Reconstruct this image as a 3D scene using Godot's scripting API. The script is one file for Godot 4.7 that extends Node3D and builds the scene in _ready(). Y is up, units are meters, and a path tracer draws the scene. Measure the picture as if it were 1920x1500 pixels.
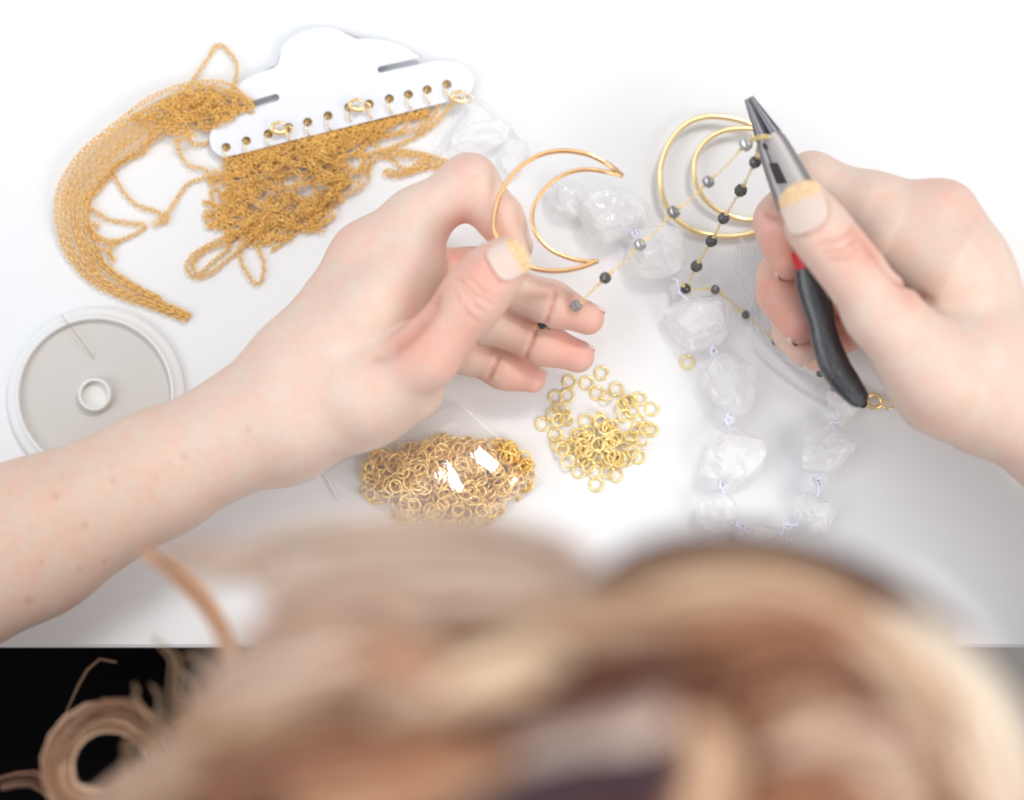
extends Node3D
# A maker's white work table seen from above: two hands, round nose pliers, gold chains, crescents, crystals.
# Positions are read in a 1920 x 1500 plan of the table and turned into metres by P(x, y, height in mm).

const TILT := 85.0
const DIST := 1.0
const HALF := 0.148
const FPX := 750.0 / HALF
var eye := Vector3(0, DIST * sin(deg_to_rad(TILT)), DIST * cos(deg_to_rad(TILT)))
var rng := RandomNumberGenerator.new()
var noise := FastNoiseLite.new()
var M := {}
var used_names := {}

# ------------------------------------------------------------------ mesh builder
class MB:
	var v := PackedVector3Array()
	var n := PackedVector3Array()
	var c := PackedColorArray()
	var i := PackedInt32Array()
	func tri(a: int, b: int, d: int) -> void:
		i.append(a); i.append(d); i.append(b)
	func quad(a: int, b: int, d: int, e: int) -> void:
		i.append(a); i.append(d); i.append(b); i.append(a); i.append(e); i.append(d)
	func add(p: Vector3, nn: Vector3, col: Color) -> int:
		v.append(p); n.append(nn); c.append(col)
		return v.size() - 1
	func mesh(m: Material) -> ArrayMesh:
		var a := []
		a.resize(Mesh.ARRAY_MAX)
		a[Mesh.ARRAY_VERTEX] = v; a[Mesh.ARRAY_NORMAL] = n; a[Mesh.ARRAY_COLOR] = c; a[Mesh.ARRAY_INDEX] = i
		var am := ArrayMesh.new()
		am.add_surface_from_arrays(Mesh.PRIMITIVE_TRIANGLES, a)
		am.surface_set_material(0, m)
		return am

func P(x: float, y: float, h: float) -> Vector3:
	var s := deg_to_rad(TILT)
	var d := Vector3((x - 960.0) / FPX, -sin(s) - (y - 750.0) / FPX * cos(s), -cos(s) + (y - 750.0) / FPX * sin(s))
	return eye + d * ((eye.y - h * 0.001) / -d.y)

func U(p: Vector3) -> float:   # metres per plan pixel at p
	var s := deg_to_rad(TILT)
	return (p - eye).dot(Vector3(0, -sin(s), -cos(s))) / FPX

func numbered(called: String) -> String:
	var k: int = used_names.get(called, -1) + 1
	used_names[called] = k
	return called if k == 0 else "%s_%03d" % [called, k]

func tag(o: Node, label := "", category := "", group := "", kind := "") -> Node:
	if label: o.set_meta("label", label)
	if category: o.set_meta("category", category)
	if group: o.set_meta("group", group)
	if kind: o.set_meta("kind", kind)
	return o

func base(called: String, at := Vector3.ZERO) -> Node3D:
	var o := Node3D.new()
	o.name = numbered(called)
	add_child(o)
	o.position = at
	return o

func obj(called: String, mesh: Mesh, parent: Node = self, mat: Material = null) -> MeshInstance3D:
	var o := MeshInstance3D.new()
	o.name = numbered(called) if parent == self else called
	o.mesh = mesh
	if mat: o.material_override = mat
	parent.add_child(o, true)
	return o

func lin(r: float, g: float, b: float) -> Color:
	return Color(r, g, b).linear_to_srgb()

func mat(col: Color, rough := 0.5, metal := 0.0) -> StandardMaterial3D:
	var m := StandardMaterial3D.new()
	m.albedo_color = col.linear_to_srgb()
	m.roughness = rough
	m.metallic = metal
	return m

func vmat(rough := 0.5, metal := 0.0) -> StandardMaterial3D:
	var m := mat(Color(1, 1, 1), rough, metal)
	m.vertex_color_use_as_albedo = true
	return m

func noise_tex(freq: float, size := 512, normal := 0.0, oct := 4, s := 1) -> NoiseTexture2D:
	var f := FastNoiseLite.new()
	f.seed = s
	f.frequency = freq
	f.fractal_octaves = oct
	var t := NoiseTexture2D.new()
	t.width = size; t.height = size; t.seamless = true
	t.noise = f
	if normal > 0.0:
		t.as_normal_map = true
		t.bump_strength = normal
	return t

func tri_normal(m: StandardMaterial3D, t: Texture2D, per_metre: float, strength := 1.0) -> void:
	m.normal_enabled = true
	m.normal_texture = t
	m.normal_scale = strength
	m.uv1_triplanar = true
	m.uv1_scale = Vector3.ONE * per_metre

# ------------------------------------------------------------------ curves and sweeps
func smooth_path(pts: Array, step: float, closed := false) -> PackedVector3Array:
	# Catmull-Rom through pts, then resampled at an even step
	var dense := PackedVector3Array()
	var cnt := pts.size()
	var last := cnt if closed else cnt - 1
	for k in last:
		var a: Vector3 = pts[(k - 1 + cnt) % cnt] if closed else pts[maxi(k - 1, 0)]
		var b: Vector3 = pts[k]
		var c: Vector3 = pts[(k + 1) % cnt]
		var d: Vector3 = pts[(k + 2) % cnt] if closed else pts[mini(k + 2, cnt - 1)]
		for j in 12:
			dense.append(b.cubic_interpolate(c, a, d, j / 12.0))
	dense.append(pts[0] if closed else pts[cnt - 1])
	var out := PackedVector3Array()
	out.append(dense[0])
	var acc := 0.0
	for k in range(1, dense.size()):
		var seg := dense[k] - dense[k - 1]
		var l := seg.length()
		if l < 1e-9: continue
		var t := step - acc
		while t <= l:
			out.append(dense[k - 1] + seg * (t / l))
			t += step
		acc = l - (t - step)
	if out[out.size() - 1].distance_to(dense[dense.size() - 1]) > step * 0.3:
		out.append(dense[dense.size() - 1])
	return out

func pxpath(pts: Array) -> Array:
	var o := []
	for p: Vector3 in pts: o.append(P(p.x, p.y, p.z))
	return o

func tube(b: MB, pts: PackedVector3Array, radii: Array, col: Color, sides := 8, closed := false, flat := Vector2.ONE, up := Vector3.UP, cap := true) -> void:
	# radii: one number or one per even share of the length; flat scales the section across and along up
	var cnt := pts.size()
	if cnt < 2: return
	var first := b.v.size()
	for k in cnt:
		var t: Vector3
		if closed: t = pts[(k + 1) % cnt] - pts[(k - 1 + cnt) % cnt]
		else: t = pts[mini(k + 1, cnt - 1)] - pts[maxi(k - 1, 0)]
		t = t.normalized()
		var x := up.cross(t)
		if x.length() < 0.05: x = Vector3(0.3, 0.1, 1).cross(t)
		x = x.normalized()
		var y := t.cross(x)
		var f := k / maxf(cnt - 1.0, 1.0) * (radii.size() - 1)
		var r: float = lerpf(radii[int(f)], radii[mini(int(f) + 1, radii.size() - 1)], f - int(f))
		for s in sides:
			var a := TAU * s / sides
			var o := x * cos(a) * flat.x + y * sin(a) * flat.y
			var nn := (x * cos(a) / flat.x + y * sin(a) / flat.y).normalized()
			b.add(pts[k] + o * r, nn, col)
	for k in (cnt if closed else cnt - 1):
		var k2 := (k + 1) % cnt
		for s in sides:
			var s2 := (s + 1) % sides
			b.quad(first + k * sides + s, first + k * sides + s2, first + k2 * sides + s2, first + k2 * sides + s)
	if cap and not closed:
		for e in 2:
			var k: int = 0 if e == 0 else cnt - 1
			var dirn: Vector3 = (pts[0] - pts[1] if e == 0 else pts[cnt - 1] - pts[cnt - 2]).normalized()
			var m := b.add(pts[k] + dirn * radii[0 if e == 0 else radii.size() - 1] * 0.35, dirn, col)
			for s in sides:
				var s2 := (s + 1) % sides
				if e == 0: b.tri(m, first + s2, first + s)
				else: b.tri(m, first + k * sides + s, first + k * sides + s2)

func ring(b: MB, at: Vector3, bas: Basis, lx: float, ly: float, wire: float, seg := 12, sides := 5, col := Color(1, 1, 1)) -> void:
	bas.z = bas.x.cross(bas.y).normalized()
	var first := b.v.size()
	for k in seg:
		var a := TAU * k / seg
		var ctr := bas.x * cos(a) * lx + bas.y * sin(a) * ly
		var out := (bas.x * cos(a) * ly + bas.y * sin(a) * lx).normalized()
		for s in sides:
			var q := TAU * s / sides
			var nn := out * cos(q) + bas.z * sin(q)
			b.add(at + ctr + nn * wire, nn, col)
	for k in seg:
		var k2 := (k + 1) % seg
		for s in sides:
			var s2 := (s + 1) % sides
			b.quad(first + k * sides + s, first + k2 * sides + s, first + k2 * sides + s2, first + k * sides + s2)

func links(b: MB, pts: Array, pitch := 0.00178, lx := 0.00134, ly := 0.00092, wire := 0.000225, jit := 0.35) -> void:
	var path := smooth_path(pts, pitch)
	for k in path.size():
		var t := (path[mini(k + 1, path.size() - 1)] - path[maxi(k - 1, 0)]).normalized()
		if t.length() < 0.5: continue
		var y := Vector3.UP.cross(t)
		if y.length() < 0.1: y = Vector3.RIGHT.cross(t)
		y = y.normalized()
		var z := t.cross(y)
		var roll := (0.72 if k % 2 == 0 else -0.72) + rng.randf_range(-jit, jit)
		var yy := y * cos(roll) + z * sin(roll)
		ring(b, path[k] + Vector3(0, maxf(0.0, 0.0008 - path[k].y), 0), Basis(t, yy, t.cross(yy)), lx, ly, wire, 10, 4)

func lathe(b: MB, prof: Array, seg: int, origin: Vector3, axis := Vector3.UP, col := Color(1, 1, 1)) -> void:
	# prof: Vector2(radius, height); each stretch gets its own normals, so edges stay crisp
	var x := axis.cross(Vector3(0.12, 0.3, 1)).normalized()
	var z := x.cross(axis).normalized()
	for k in prof.size() - 1:
		var p: Vector2 = prof[k]
		var q: Vector2 = prof[k + 1]
		var d := q - p
		if d.length() < 1e-9: continue
		var nn2 := Vector2(d.y, -d.x).normalized()
		var first := b.v.size()
		for s in seg:
			var a := TAU * s / seg
			var r := x * cos(a) + z * sin(a)
			var nn := r * nn2.x + axis * nn2.y
			b.add(origin + r * p.x + axis * p.y, nn, col)
			b.add(origin + r * q.x + axis * q.y, nn, col)
		for s in seg:
			var s2 := (s + 1) % seg
			b.quad(first + s * 2, first + s * 2 + 1, first + s2 * 2 + 1, first + s2 * 2)

func chunk(r: Vector3, sd: int, cuts := 16, rough := 0.05, sub := 3) -> ArrayMesh:
	# a worn mineral nugget: a ball cut by random planes, then roughened; flat facets
	var g := RandomNumberGenerator.new()
	g.seed = sd
	var planes := []
	for k in cuts:
		var d := Vector3(g.randfn(), g.randfn(), g.randfn()).normalized()
		planes.append([d, g.randf_range(0.66, 0.92)])
	var sp := SphereMesh.new()
	sp.radial_segments = 26; sp.rings = 15; sp.radius = 1.0; sp.height = 2.0
	var a := sp.get_mesh_arrays()
	var vs: PackedVector3Array = a[Mesh.ARRAY_VERTEX]
	var ix: PackedInt32Array = a[Mesh.ARRAY_INDEX]
	noise.seed = sd
	noise.frequency = 1.6
	for k in vs.size():
		var d := vs[k].normalized()
		var m := 1.0
		for p: Array in planes:
			var q: float = d.dot(p[0])
			if q > 0.01: m = minf(m, p[1] / q)
		m *= 1.0 + noise.get_noise_3dv(d) * rough * 4.0
		vs[k] = d * m * r
	var st := SurfaceTool.new()
	st.begin(Mesh.PRIMITIVE_TRIANGLES)
	st.set_smooth_group(-1)
	for k in ix: st.add_vertex(vs[k])
	st.generate_normals()
	return st.commit()

# ------------------------------------------------------------------ bodies: bones joined smoothly, meshed as surface nets
# a bone is [group, a, ra, b, rb] in metres; group 0 is the palm and arm, every other group a finger
class Field:
	var a := PackedVector3Array()
	var d := PackedVector3Array()
	var dd := PackedFloat32Array()
	var ra := PackedFloat32Array()
	var dr := PackedFloat32Array()
	var g := PackedInt32Array()
	var kin := 0.006
	var kpalm := 0.008
	var kfin := 0.0009
	var kbase := Vector3.ZERO        # group 5, the thumb, flows into the palm round this point and meets the hand in a crease elsewhere
	var kreach := 0.011
	func kthumb(p: Vector3) -> float:
		return 0.0014 + 0.010 * exp(-p.distance_squared_to(kbase) / (kreach * kreach))
	var ga := PackedVector3Array()   # grooves
	var gd := PackedVector3Array()
	var gw := PackedFloat32Array()
	var gh := PackedFloat32Array()
	var blobs := []                  # [centre, radius, colour, weight]
	var skin := Color(0.80, 0.60, 0.50)
	func bone(gr: int, p: Vector3, rp: float, q: Vector3, rq: float) -> void:
		a.append(p); d.append(q - p); dd.append(maxf((q - p).length_squared(), 1e-12)); ra.append(rp); dr.append(rq - rp); g.append(gr)
	func groove(p: Vector3, q: Vector3, w: float, h: float) -> void:
		ga.append(p); gd.append(q - p); gw.append(w); gh.append(h)
	func one(k: int, p: Vector3) -> float:
		var w := p - a[k]
		var t := clampf(w.dot(d[k]) / dd[k], 0.0, 1.0)
		return (w - d[k] * t).length() - ra[k] - dr[k] * t
	func at(p: Vector3, use: PackedInt32Array, gr: PackedInt32Array) -> float:
		var palm := 1.0
		var res := 1.0
		var cur := 1.0
		var now := -1
		var h: float
		for k in use:
			var w := p - a[k]
			var t := clampf(w.dot(d[k]) / dd[k], 0.0, 1.0)
			var x := (w - d[k] * t).length() - ra[k] - dr[k] * t
			if g[k] != now:
				if now == 0:
					palm = cur
				elif now > 0:
					var kp := kpalm if now != 5 else kthumb(p)
					h = maxf(kp - absf(palm - cur), 0.0)
					cur = minf(palm, cur) - h * h / (4.0 * kp)
					h = maxf(kfin - absf(res - cur), 0.0)
					res = minf(res, cur) - h * h / (4.0 * kfin)
				now = g[k]
				cur = x
			else:
				var kk := kin if now > 0 else kin * 1.25
				h = maxf(kk - absf(cur - x), 0.0)
				cur = minf(cur, x) - h * h / (4.0 * kk)
		if now == 0:
			res = cur
		elif now > 0:
			var kp := kpalm if now != 5 else kthumb(p)
			h = maxf(kp - absf(palm - cur), 0.0)
			cur = minf(palm, cur) - h * h / (4.0 * kp)
			h = maxf(kfin - absf(res - cur), 0.0)
			res = minf(res, cur) - h * h / (4.0 * kfin)
		for k in gr:
			var w := p - ga[k]
			var t := clampf(w.dot(gd[k]) / maxf(gd[k].length_squared(), 1e-12), 0.0, 1.0)
			var e := (w - gd[k] * t).length_squared() / (gw[k] * gw[k])
			if e < 6.0:
				res += gh[k] * exp(-e) * (1.0 - pow(absf(t * 2.0 - 1.0), 3.0) * 0.7)
		return res
	func all_bones() -> PackedInt32Array:
		var o := PackedInt32Array()
		for k in a.size(): o.append(k)
		return o
	func colour(p: Vector3, nz: FastNoiseLite) -> Color:
		var c := skin
		for b: Array in blobs:
			var e: float = p.distance_squared_to(b[0]) / (b[1] * b[1])
			if e < 5.0:
				c = c.lerp(b[2], b[3] * exp(-e))
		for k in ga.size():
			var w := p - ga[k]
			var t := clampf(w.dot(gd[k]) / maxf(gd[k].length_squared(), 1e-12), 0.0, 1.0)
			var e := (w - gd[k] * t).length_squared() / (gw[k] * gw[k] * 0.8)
			if e < 5.0: c = c.lerp(Color(0.62, 0.26, 0.18), 0.42 * exp(-e))  # fold redness, partly bounced light and shade painted into the skin colour
		var m := nz.get_noise_3dv(p * 1000.0)
		var f := nz.get_noise_3dv(p * 4200.0 + Vector3(77, 3, 9))
		return Color(c.r * (1.0 + 0.05 * m + 0.03 * f), c.g * (1.0 - 0.08 * m + 0.06 * f), c.b * (1.0 - 0.10 * m + 0.07 * f))

func net(f: Field, cell: float, lo: Vector3, hi: Vector3, b: MB, nz: FastNoiseLite) -> void:
	var B := 8
	var nb := Vector3i(((hi - lo) / (cell * B)).ceil())
	var sx := nb.x * B + 1
	var sy := nb.y * B + 1
	var sz := nb.z * B + 1
	var grid := PackedFloat32Array()
	grid.resize(sx * sy * sz)
	grid.fill(9.0)
	var vert := PackedInt32Array()
	vert.resize(sx * sy * sz)
	vert.fill(-1)
	var half := cell * B * 0.5 * sqrt(3.0)
	var act := []
	for bz in nb.z:
		for by in nb.y:
			for bx in nb.x:
				var c := lo + (Vector3(bx, by, bz) + Vector3.ONE * 0.5) * cell * B
				var ds := PackedFloat32Array()
				var m := 1e9
				for k in f.a.size():
					var x := f.one(k, c)
					ds.append(x)
					m = minf(m, x)
				if m > half + 0.007 or m < -half - 0.012: continue
				var use := PackedInt32Array()
				for k in f.a.size():
					if ds[k] < m + 2.0 * half + 0.013: use.append(k)
				var gr := PackedInt32Array()
				for k in f.ga.size():
					var w := c - f.ga[k]
					var t := clampf(w.dot(f.gd[k]) / maxf(f.gd[k].length_squared(), 1e-12), 0.0, 1.0)
					if (w - f.gd[k] * t).length() < half + f.gw[k] * 2.5: gr.append(k)
				act.append([Vector3i(bx, by, bz), use, gr])
				for z in range(bz * B, bz * B + B + 1):
					for y in range(by * B, by * B + B + 1):
						for x in range(bx * B, bx * B + B + 1):
							var id := (z * sy + y) * sx + x
							if grid[id] == 9.0:
								grid[id] = f.at(lo + Vector3(x, y, z) * cell, use, gr)
	var offs := PackedInt32Array()
	for k in 8: offs.append(((k >> 2) * sy + ((k >> 1) & 1)) * sx + (k & 1))
	var edges := [[0, 1], [2, 3], [4, 5], [6, 7], [0, 2], [1, 3], [4, 6], [5, 7], [0, 4], [1, 5], [2, 6], [3, 7]]
	for blk: Array in act:
		var o: Vector3i = blk[0] * B
		for z in range(o.z, o.z + B):
			for y in range(o.y, o.y + B):
				for x in range(o.x, o.x + B):
					var id := (z * sy + y) * sx + x
					var neg := 0
					for k in 8:
						if grid[id + offs[k]] < 0.0: neg += 1
					if neg == 0 or neg == 8: continue
					var s := Vector3.ZERO
					var cnt := 0
					for e: Array in edges:
						var p: float = grid[id + offs[e[0]]]
						var q: float = grid[id + offs[e[1]]]
						if (p < 0.0) != (q < 0.0):
							var t := p / (p - q)
							var A := Vector3(e[0] & 1, (e[0] >> 1) & 1, e[0] >> 2)
							var Z := Vector3(e[1] & 1, (e[1] >> 1) & 1, e[1] >> 2)
							s += A.lerp(Z, t)
							cnt += 1
					var pos := lo + (Vector3(x, y, z) + s / cnt) * cell
					var h := cell * 0.5
					var nn := Vector3.ZERO
					for rep in 2:
						var d0 := f.at(pos, blk[1], blk[2])
						nn = Vector3(f.at(pos + Vector3(h, 0, 0), blk[1], blk[2]) - d0, f.at(pos + Vector3(0, h, 0), blk[1], blk[2]) - d0, f.at(pos + Vector3(0, 0, h), blk[1], blk[2]) - d0)
						nn = nn.normalized()
						if rep == 0: pos -= nn * clampf(d0, -cell * 0.5, cell * 0.5)
						break
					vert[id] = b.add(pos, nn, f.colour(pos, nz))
	var st := [1, sx, sx * sy]
	for blk: Array in act:
		var o: Vector3i = blk[0] * B
		for z in range(o.z, o.z + B):
			for y in range(o.y, o.y + B):
				for x in range(o.x, o.x + B):
					var id := (z * sy + y) * sx + x
					if vert[id] < 0: continue
					var g0 := grid[id] < 0.0
					for ax in 3:
						var u: int = (ax + 1) % 3
						var w: int = (ax + 2) % 3
						var co := [x, y, z]
						if co[u] == 0 or co[w] == 0: continue
						var g1 := grid[id + st[ax]] < 0.0
						if g0 == g1: continue
						var q0 := vert[id]
						var q1 := vert[id - st[u]]
						var q2 := vert[id - st[u] - st[w]]
						var q3 := vert[id - st[w]]
						if q1 < 0 or q2 < 0 or q3 < 0: continue
						if g0: b.quad(q0, q1, q2, q3)
						else: b.quad(q0, q3, q2, q1)

func bone_chain(f: Field, gr: int, pts: Array) -> void:
	# pts: [x, y, height mm, radius in plan pixels]
	for k in pts.size() - 1:
		var p: Array = pts[k]
		var q: Array = pts[k + 1]
		var a := P(p[0], p[1], p[2])
		var b := P(q[0], q[1], q[2])
		f.bone(gr, a, p[3] * U(a), b, q[3] * U(b))

func surface_at(f: Field, use: PackedInt32Array, none: PackedInt32Array, x: float, y: float) -> Vector3:
	var p := P(x, y, 130)
	var d := (p - eye).normalized()
	for k in 60:
		var s := f.at(p, use, none)
		p += d * s * 0.9
		if s < 0.00005: break
	return p

func crease(f: Field, pts: Array, w: float, h: float) -> void:
	# a skin fold along plan points, laid on the body's surface
	var use := f.all_bones()
	var none := PackedInt32Array()
	var at := []
	for p: Vector2 in pts: at.append(surface_at(f, use, none, p.x, p.y))
	for k in at.size() - 1: f.groove(at[k], at[k + 1], w, h)

func blob(f: Field, x: float, y: float, r: float, col: Color, w: float) -> void:
	var p := surface_at(f, f.all_bones(), PackedInt32Array(), x, y)
	f.blobs.append([p, r * U(p), col, w])

func nail_on(parent: Node, called: String, a: Vector3, dirn: Vector3, up: Vector3, length: float, width: float, radius: float, m: Material, from := 0.0, to := 1.0, lift := 0.0, ragged := 0.0, tipround := 0.22, line := PackedVector3Array()) -> MeshInstance3D:
	# a curved plate over a fingertip: a = middle of its root, dirn = towards the tip, up = away from the finger
	var b := MB.new()
	dirn = dirn.normalized()
	var side := dirn.cross(up).normalized()
	up = side.cross(dirn).normalized()
	var nu := 26
	var nv := 30
	for layer in 2:
		for i in nu + 1:
			for j in nv + 1:
				var v := j / float(nv) * 2.0 - 1.0
				var start := from + (ragged * noise.get_noise_2d(v * 90.0, 7.0) + ragged * 0.8 * noise.get_noise_2d(v * 420.0, 70.0) if from > 0.0 else 0.0)
				var u := lerpf(start, to, i / float(nu))
				var wid := width * 0.5
				if u < 0.4: wid *= pow(maxf(0.0, 1.0 - pow(1.0 - u / 0.4, 2.4)), 0.42) * (0.93 + 0.07 * u / 0.4)
				elif u > 0.8: wid *= 1.0 - tipround * pow((u - 0.8) / 0.2, 2.6)
				var uu := u - (0.06 * v * v if u > 0.5 else 0.0) * (u - 0.5) * 2.0
				var ang := v * wid / radius
				var drop := -0.22 * length * pow(maxf(uu - 0.35, 0.0), 2.0) * 1.6
				var mid := a + dirn * (uu * length)
				if line.size() > 1:
					var q := clampf(uu, 0.0, 1.0) * (line.size() - 1)
					var q0 := mini(int(q), line.size() - 2)
					mid = line[q0].lerp(line[q0 + 1], q - q0)
					drop = 0.0
				var p := mid + side * (sin(ang) * radius) + up * ((cos(ang) - 1.0) * radius + drop + lift - layer * 0.0006)
				var nn := (up * cos(ang) + side * sin(ang) + dirn * 0.2 * maxf(uu - 0.35, 0.0)).normalized()
				b.add(p, nn if layer == 0 else -nn, Color(1, 1, 1))
	var row := nv + 1
	var off := (nu + 1) * row
	for i in nu:
		for j in nv:
			var q := i * row + j
			b.quad(q, q + 1, q + row + 1, q + row)
			b.quad(off + q, off + q + row, off + q + row + 1, off + q + 1)
	for i in nu:
		for j: int in [0, nv]:
			flat_quad(b, b.v[i * row + j], b.v[(i + 1) * row + j], b.v[off + (i + 1) * row + j], b.v[off + i * row + j])
	for j in nv:
		for i: int in [0, nu]:
			flat_quad(b, b.v[i * row + j], b.v[i * row + j + 1], b.v[off + i * row + j + 1], b.v[off + i * row + j])
	return obj(called, b.mesh(m), parent)

# ------------------------------------------------------------------ hair
func lock(b: MB, pts: Array, radii: Array, cols: Array, strands: int, thick := 0.0007, spread := 1.0) -> void:
	# many fine strands that run together along a guide; pts in plan pixels and mm, radii in plan pixels
	var raised := []
	for p: Vector3 in pts: raised.append(Vector3(p.x, p.y, p.z + 65.0 * smoothstep(180.0, 260.0, p.z)))
	var w := pxpath(raised)
	var guide := smooth_path(w, 0.006)
	var cnt := guide.size()
	if cnt < 3: return
	var u := U(guide[cnt / 2])
	for s in strands:
		var ang := rng.randf() * TAU
		var rad := sqrt(rng.randf()) * spread
		var twist := rng.randf_range(-0.9, 0.9)
		var wave := rng.randf_range(0.0, 0.16)
		var ph := rng.randf() * TAU
		var c: Color = cols[rng.randi() % cols.size()]
		var k0 := rng.randi_range(0, int(cnt * 0.12))
		var k1 := cnt - rng.randi_range(0, int(cnt * 0.12))
		var line := PackedVector3Array()
		for k in range(k0, k1):
			var t := (guide[mini(k + 1, cnt - 1)] - guide[maxi(k - 1, 0)]).normalized()
			var x := Vector3.UP.cross(t)
			x = x.normalized() if x.length() > 0.05 else Vector3.RIGHT
			var y := t.cross(x)
			var ff := k / (cnt - 1.0) * (radii.size() - 1)
			var r: float = lerpf(radii[int(ff)], radii[mini(int(ff) + 1, radii.size() - 1)], ff - int(ff)) * u
			var aa := ang + twist * k / cnt + wave * sin(k * 0.35 + ph)
			line.append(guide[k] + (x * cos(aa) + y * sin(aa) * 0.55) * r * rad)
		var v := rng.randf_range(0.86, 1.30)
		tube(b, line, [thick * 0.6, thick, thick * 0.5], Color(c.r * v * 1.03, c.g * v * 0.965, c.b * v * 0.90), 4, false, Vector2(1.6, 0.8), Vector3.UP, false)

func srgb(r: int, g: int, b: int) -> Color:
	return Color8(r, g, b).srgb_to_linear()

# ================================================================== the scene
func _ready() -> void:
	rng.seed = 41
	noise.seed = 5
	noise.frequency = 0.05
	camera_and_light()
	materials()
	setting()
	person()
	pliers()
	card_and_chains()
	crescents()
	crystals()
	beaded_chain()
	spool()
	loose_rings()
	bag()
	threads()

func camera_and_light() -> void:
	var cam := Camera3D.new()
	cam.name = "camera"
	cam.fov = rad_to_deg(2.0 * atan(HALF))
	cam.near = 0.05
	cam.far = 20.0
	add_child(cam)
	cam.position = eye
	cam.rotation_degrees = Vector3(-TILT, 0, 0)
	var attr := CameraAttributesPhysical.new()
	attr.frustum_focal_length = 85.0
	attr.frustum_focus_distance = 0.974
	attr.exposure_aperture = 2.8
	var we := WorldEnvironment.new()
	we.name = "surroundings"
	var e := Environment.new()
	e.background_mode = Environment.BG_COLOR
	e.background_color = lin(0.91, 0.95, 1.0)
	e.background_energy_multiplier = 0.44
	e.tonemap_mode = Environment.TONE_MAPPER_LINEAR
	e.tonemap_exposure = 1.03
	e.sdfgi_enabled = true
	e.ssao_enabled = true
	e.ssil_enabled = true
	we.environment = e
	we.camera_attributes = attr
	add_child(we)
	# the window the table stands by: up and to the right of the frame
	window_light("window_light", Vector3(0.7, 2.2, -1.15), Vector2(0.5, 0.45), 2.1, Color(1.0, 0.985, 0.96), 0.0)
	window_light("overhead_fill_light", Vector3(-0.6, 2.1, -0.8), Vector2(1.8, 1.2), 1.0, Color(0.96, 0.98, 1.0), 0.0)  # added soft lamp from above, lifts the shade on the near table
	window_light("side_window_light", Vector3(1.45, 1.5, 0.95), Vector2(1.5, 1.2), 2.6, Color(1.0, 0.985, 0.97), 0.03)
	window_light("left_fill_light", Vector3(-1.6, 1.6, 0.5), Vector2(1.4, 1.1), 1.5, Color(0.96, 0.98, 1.0), 0.03)  # added lamp, brightens the left hand and softens the lower right shadow

func window_light(called: String, at: Vector3, size: Vector2, energy: float, col: Color, aim: float) -> void:  # one soft area light, for the windows and the added fill
	var l := AreaLight3D.new()
	l.name = called
	l.area_size = size
	l.light_energy = energy
	l.light_color = col
	l.area_normalize_energy = true
	l.area_range = 6.0
	l.area_attenuation = 2.0
	l.shadow_enabled = true
	add_child(l)
	l.look_at_from_position(at, Vector3(0, 0, aim))

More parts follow.
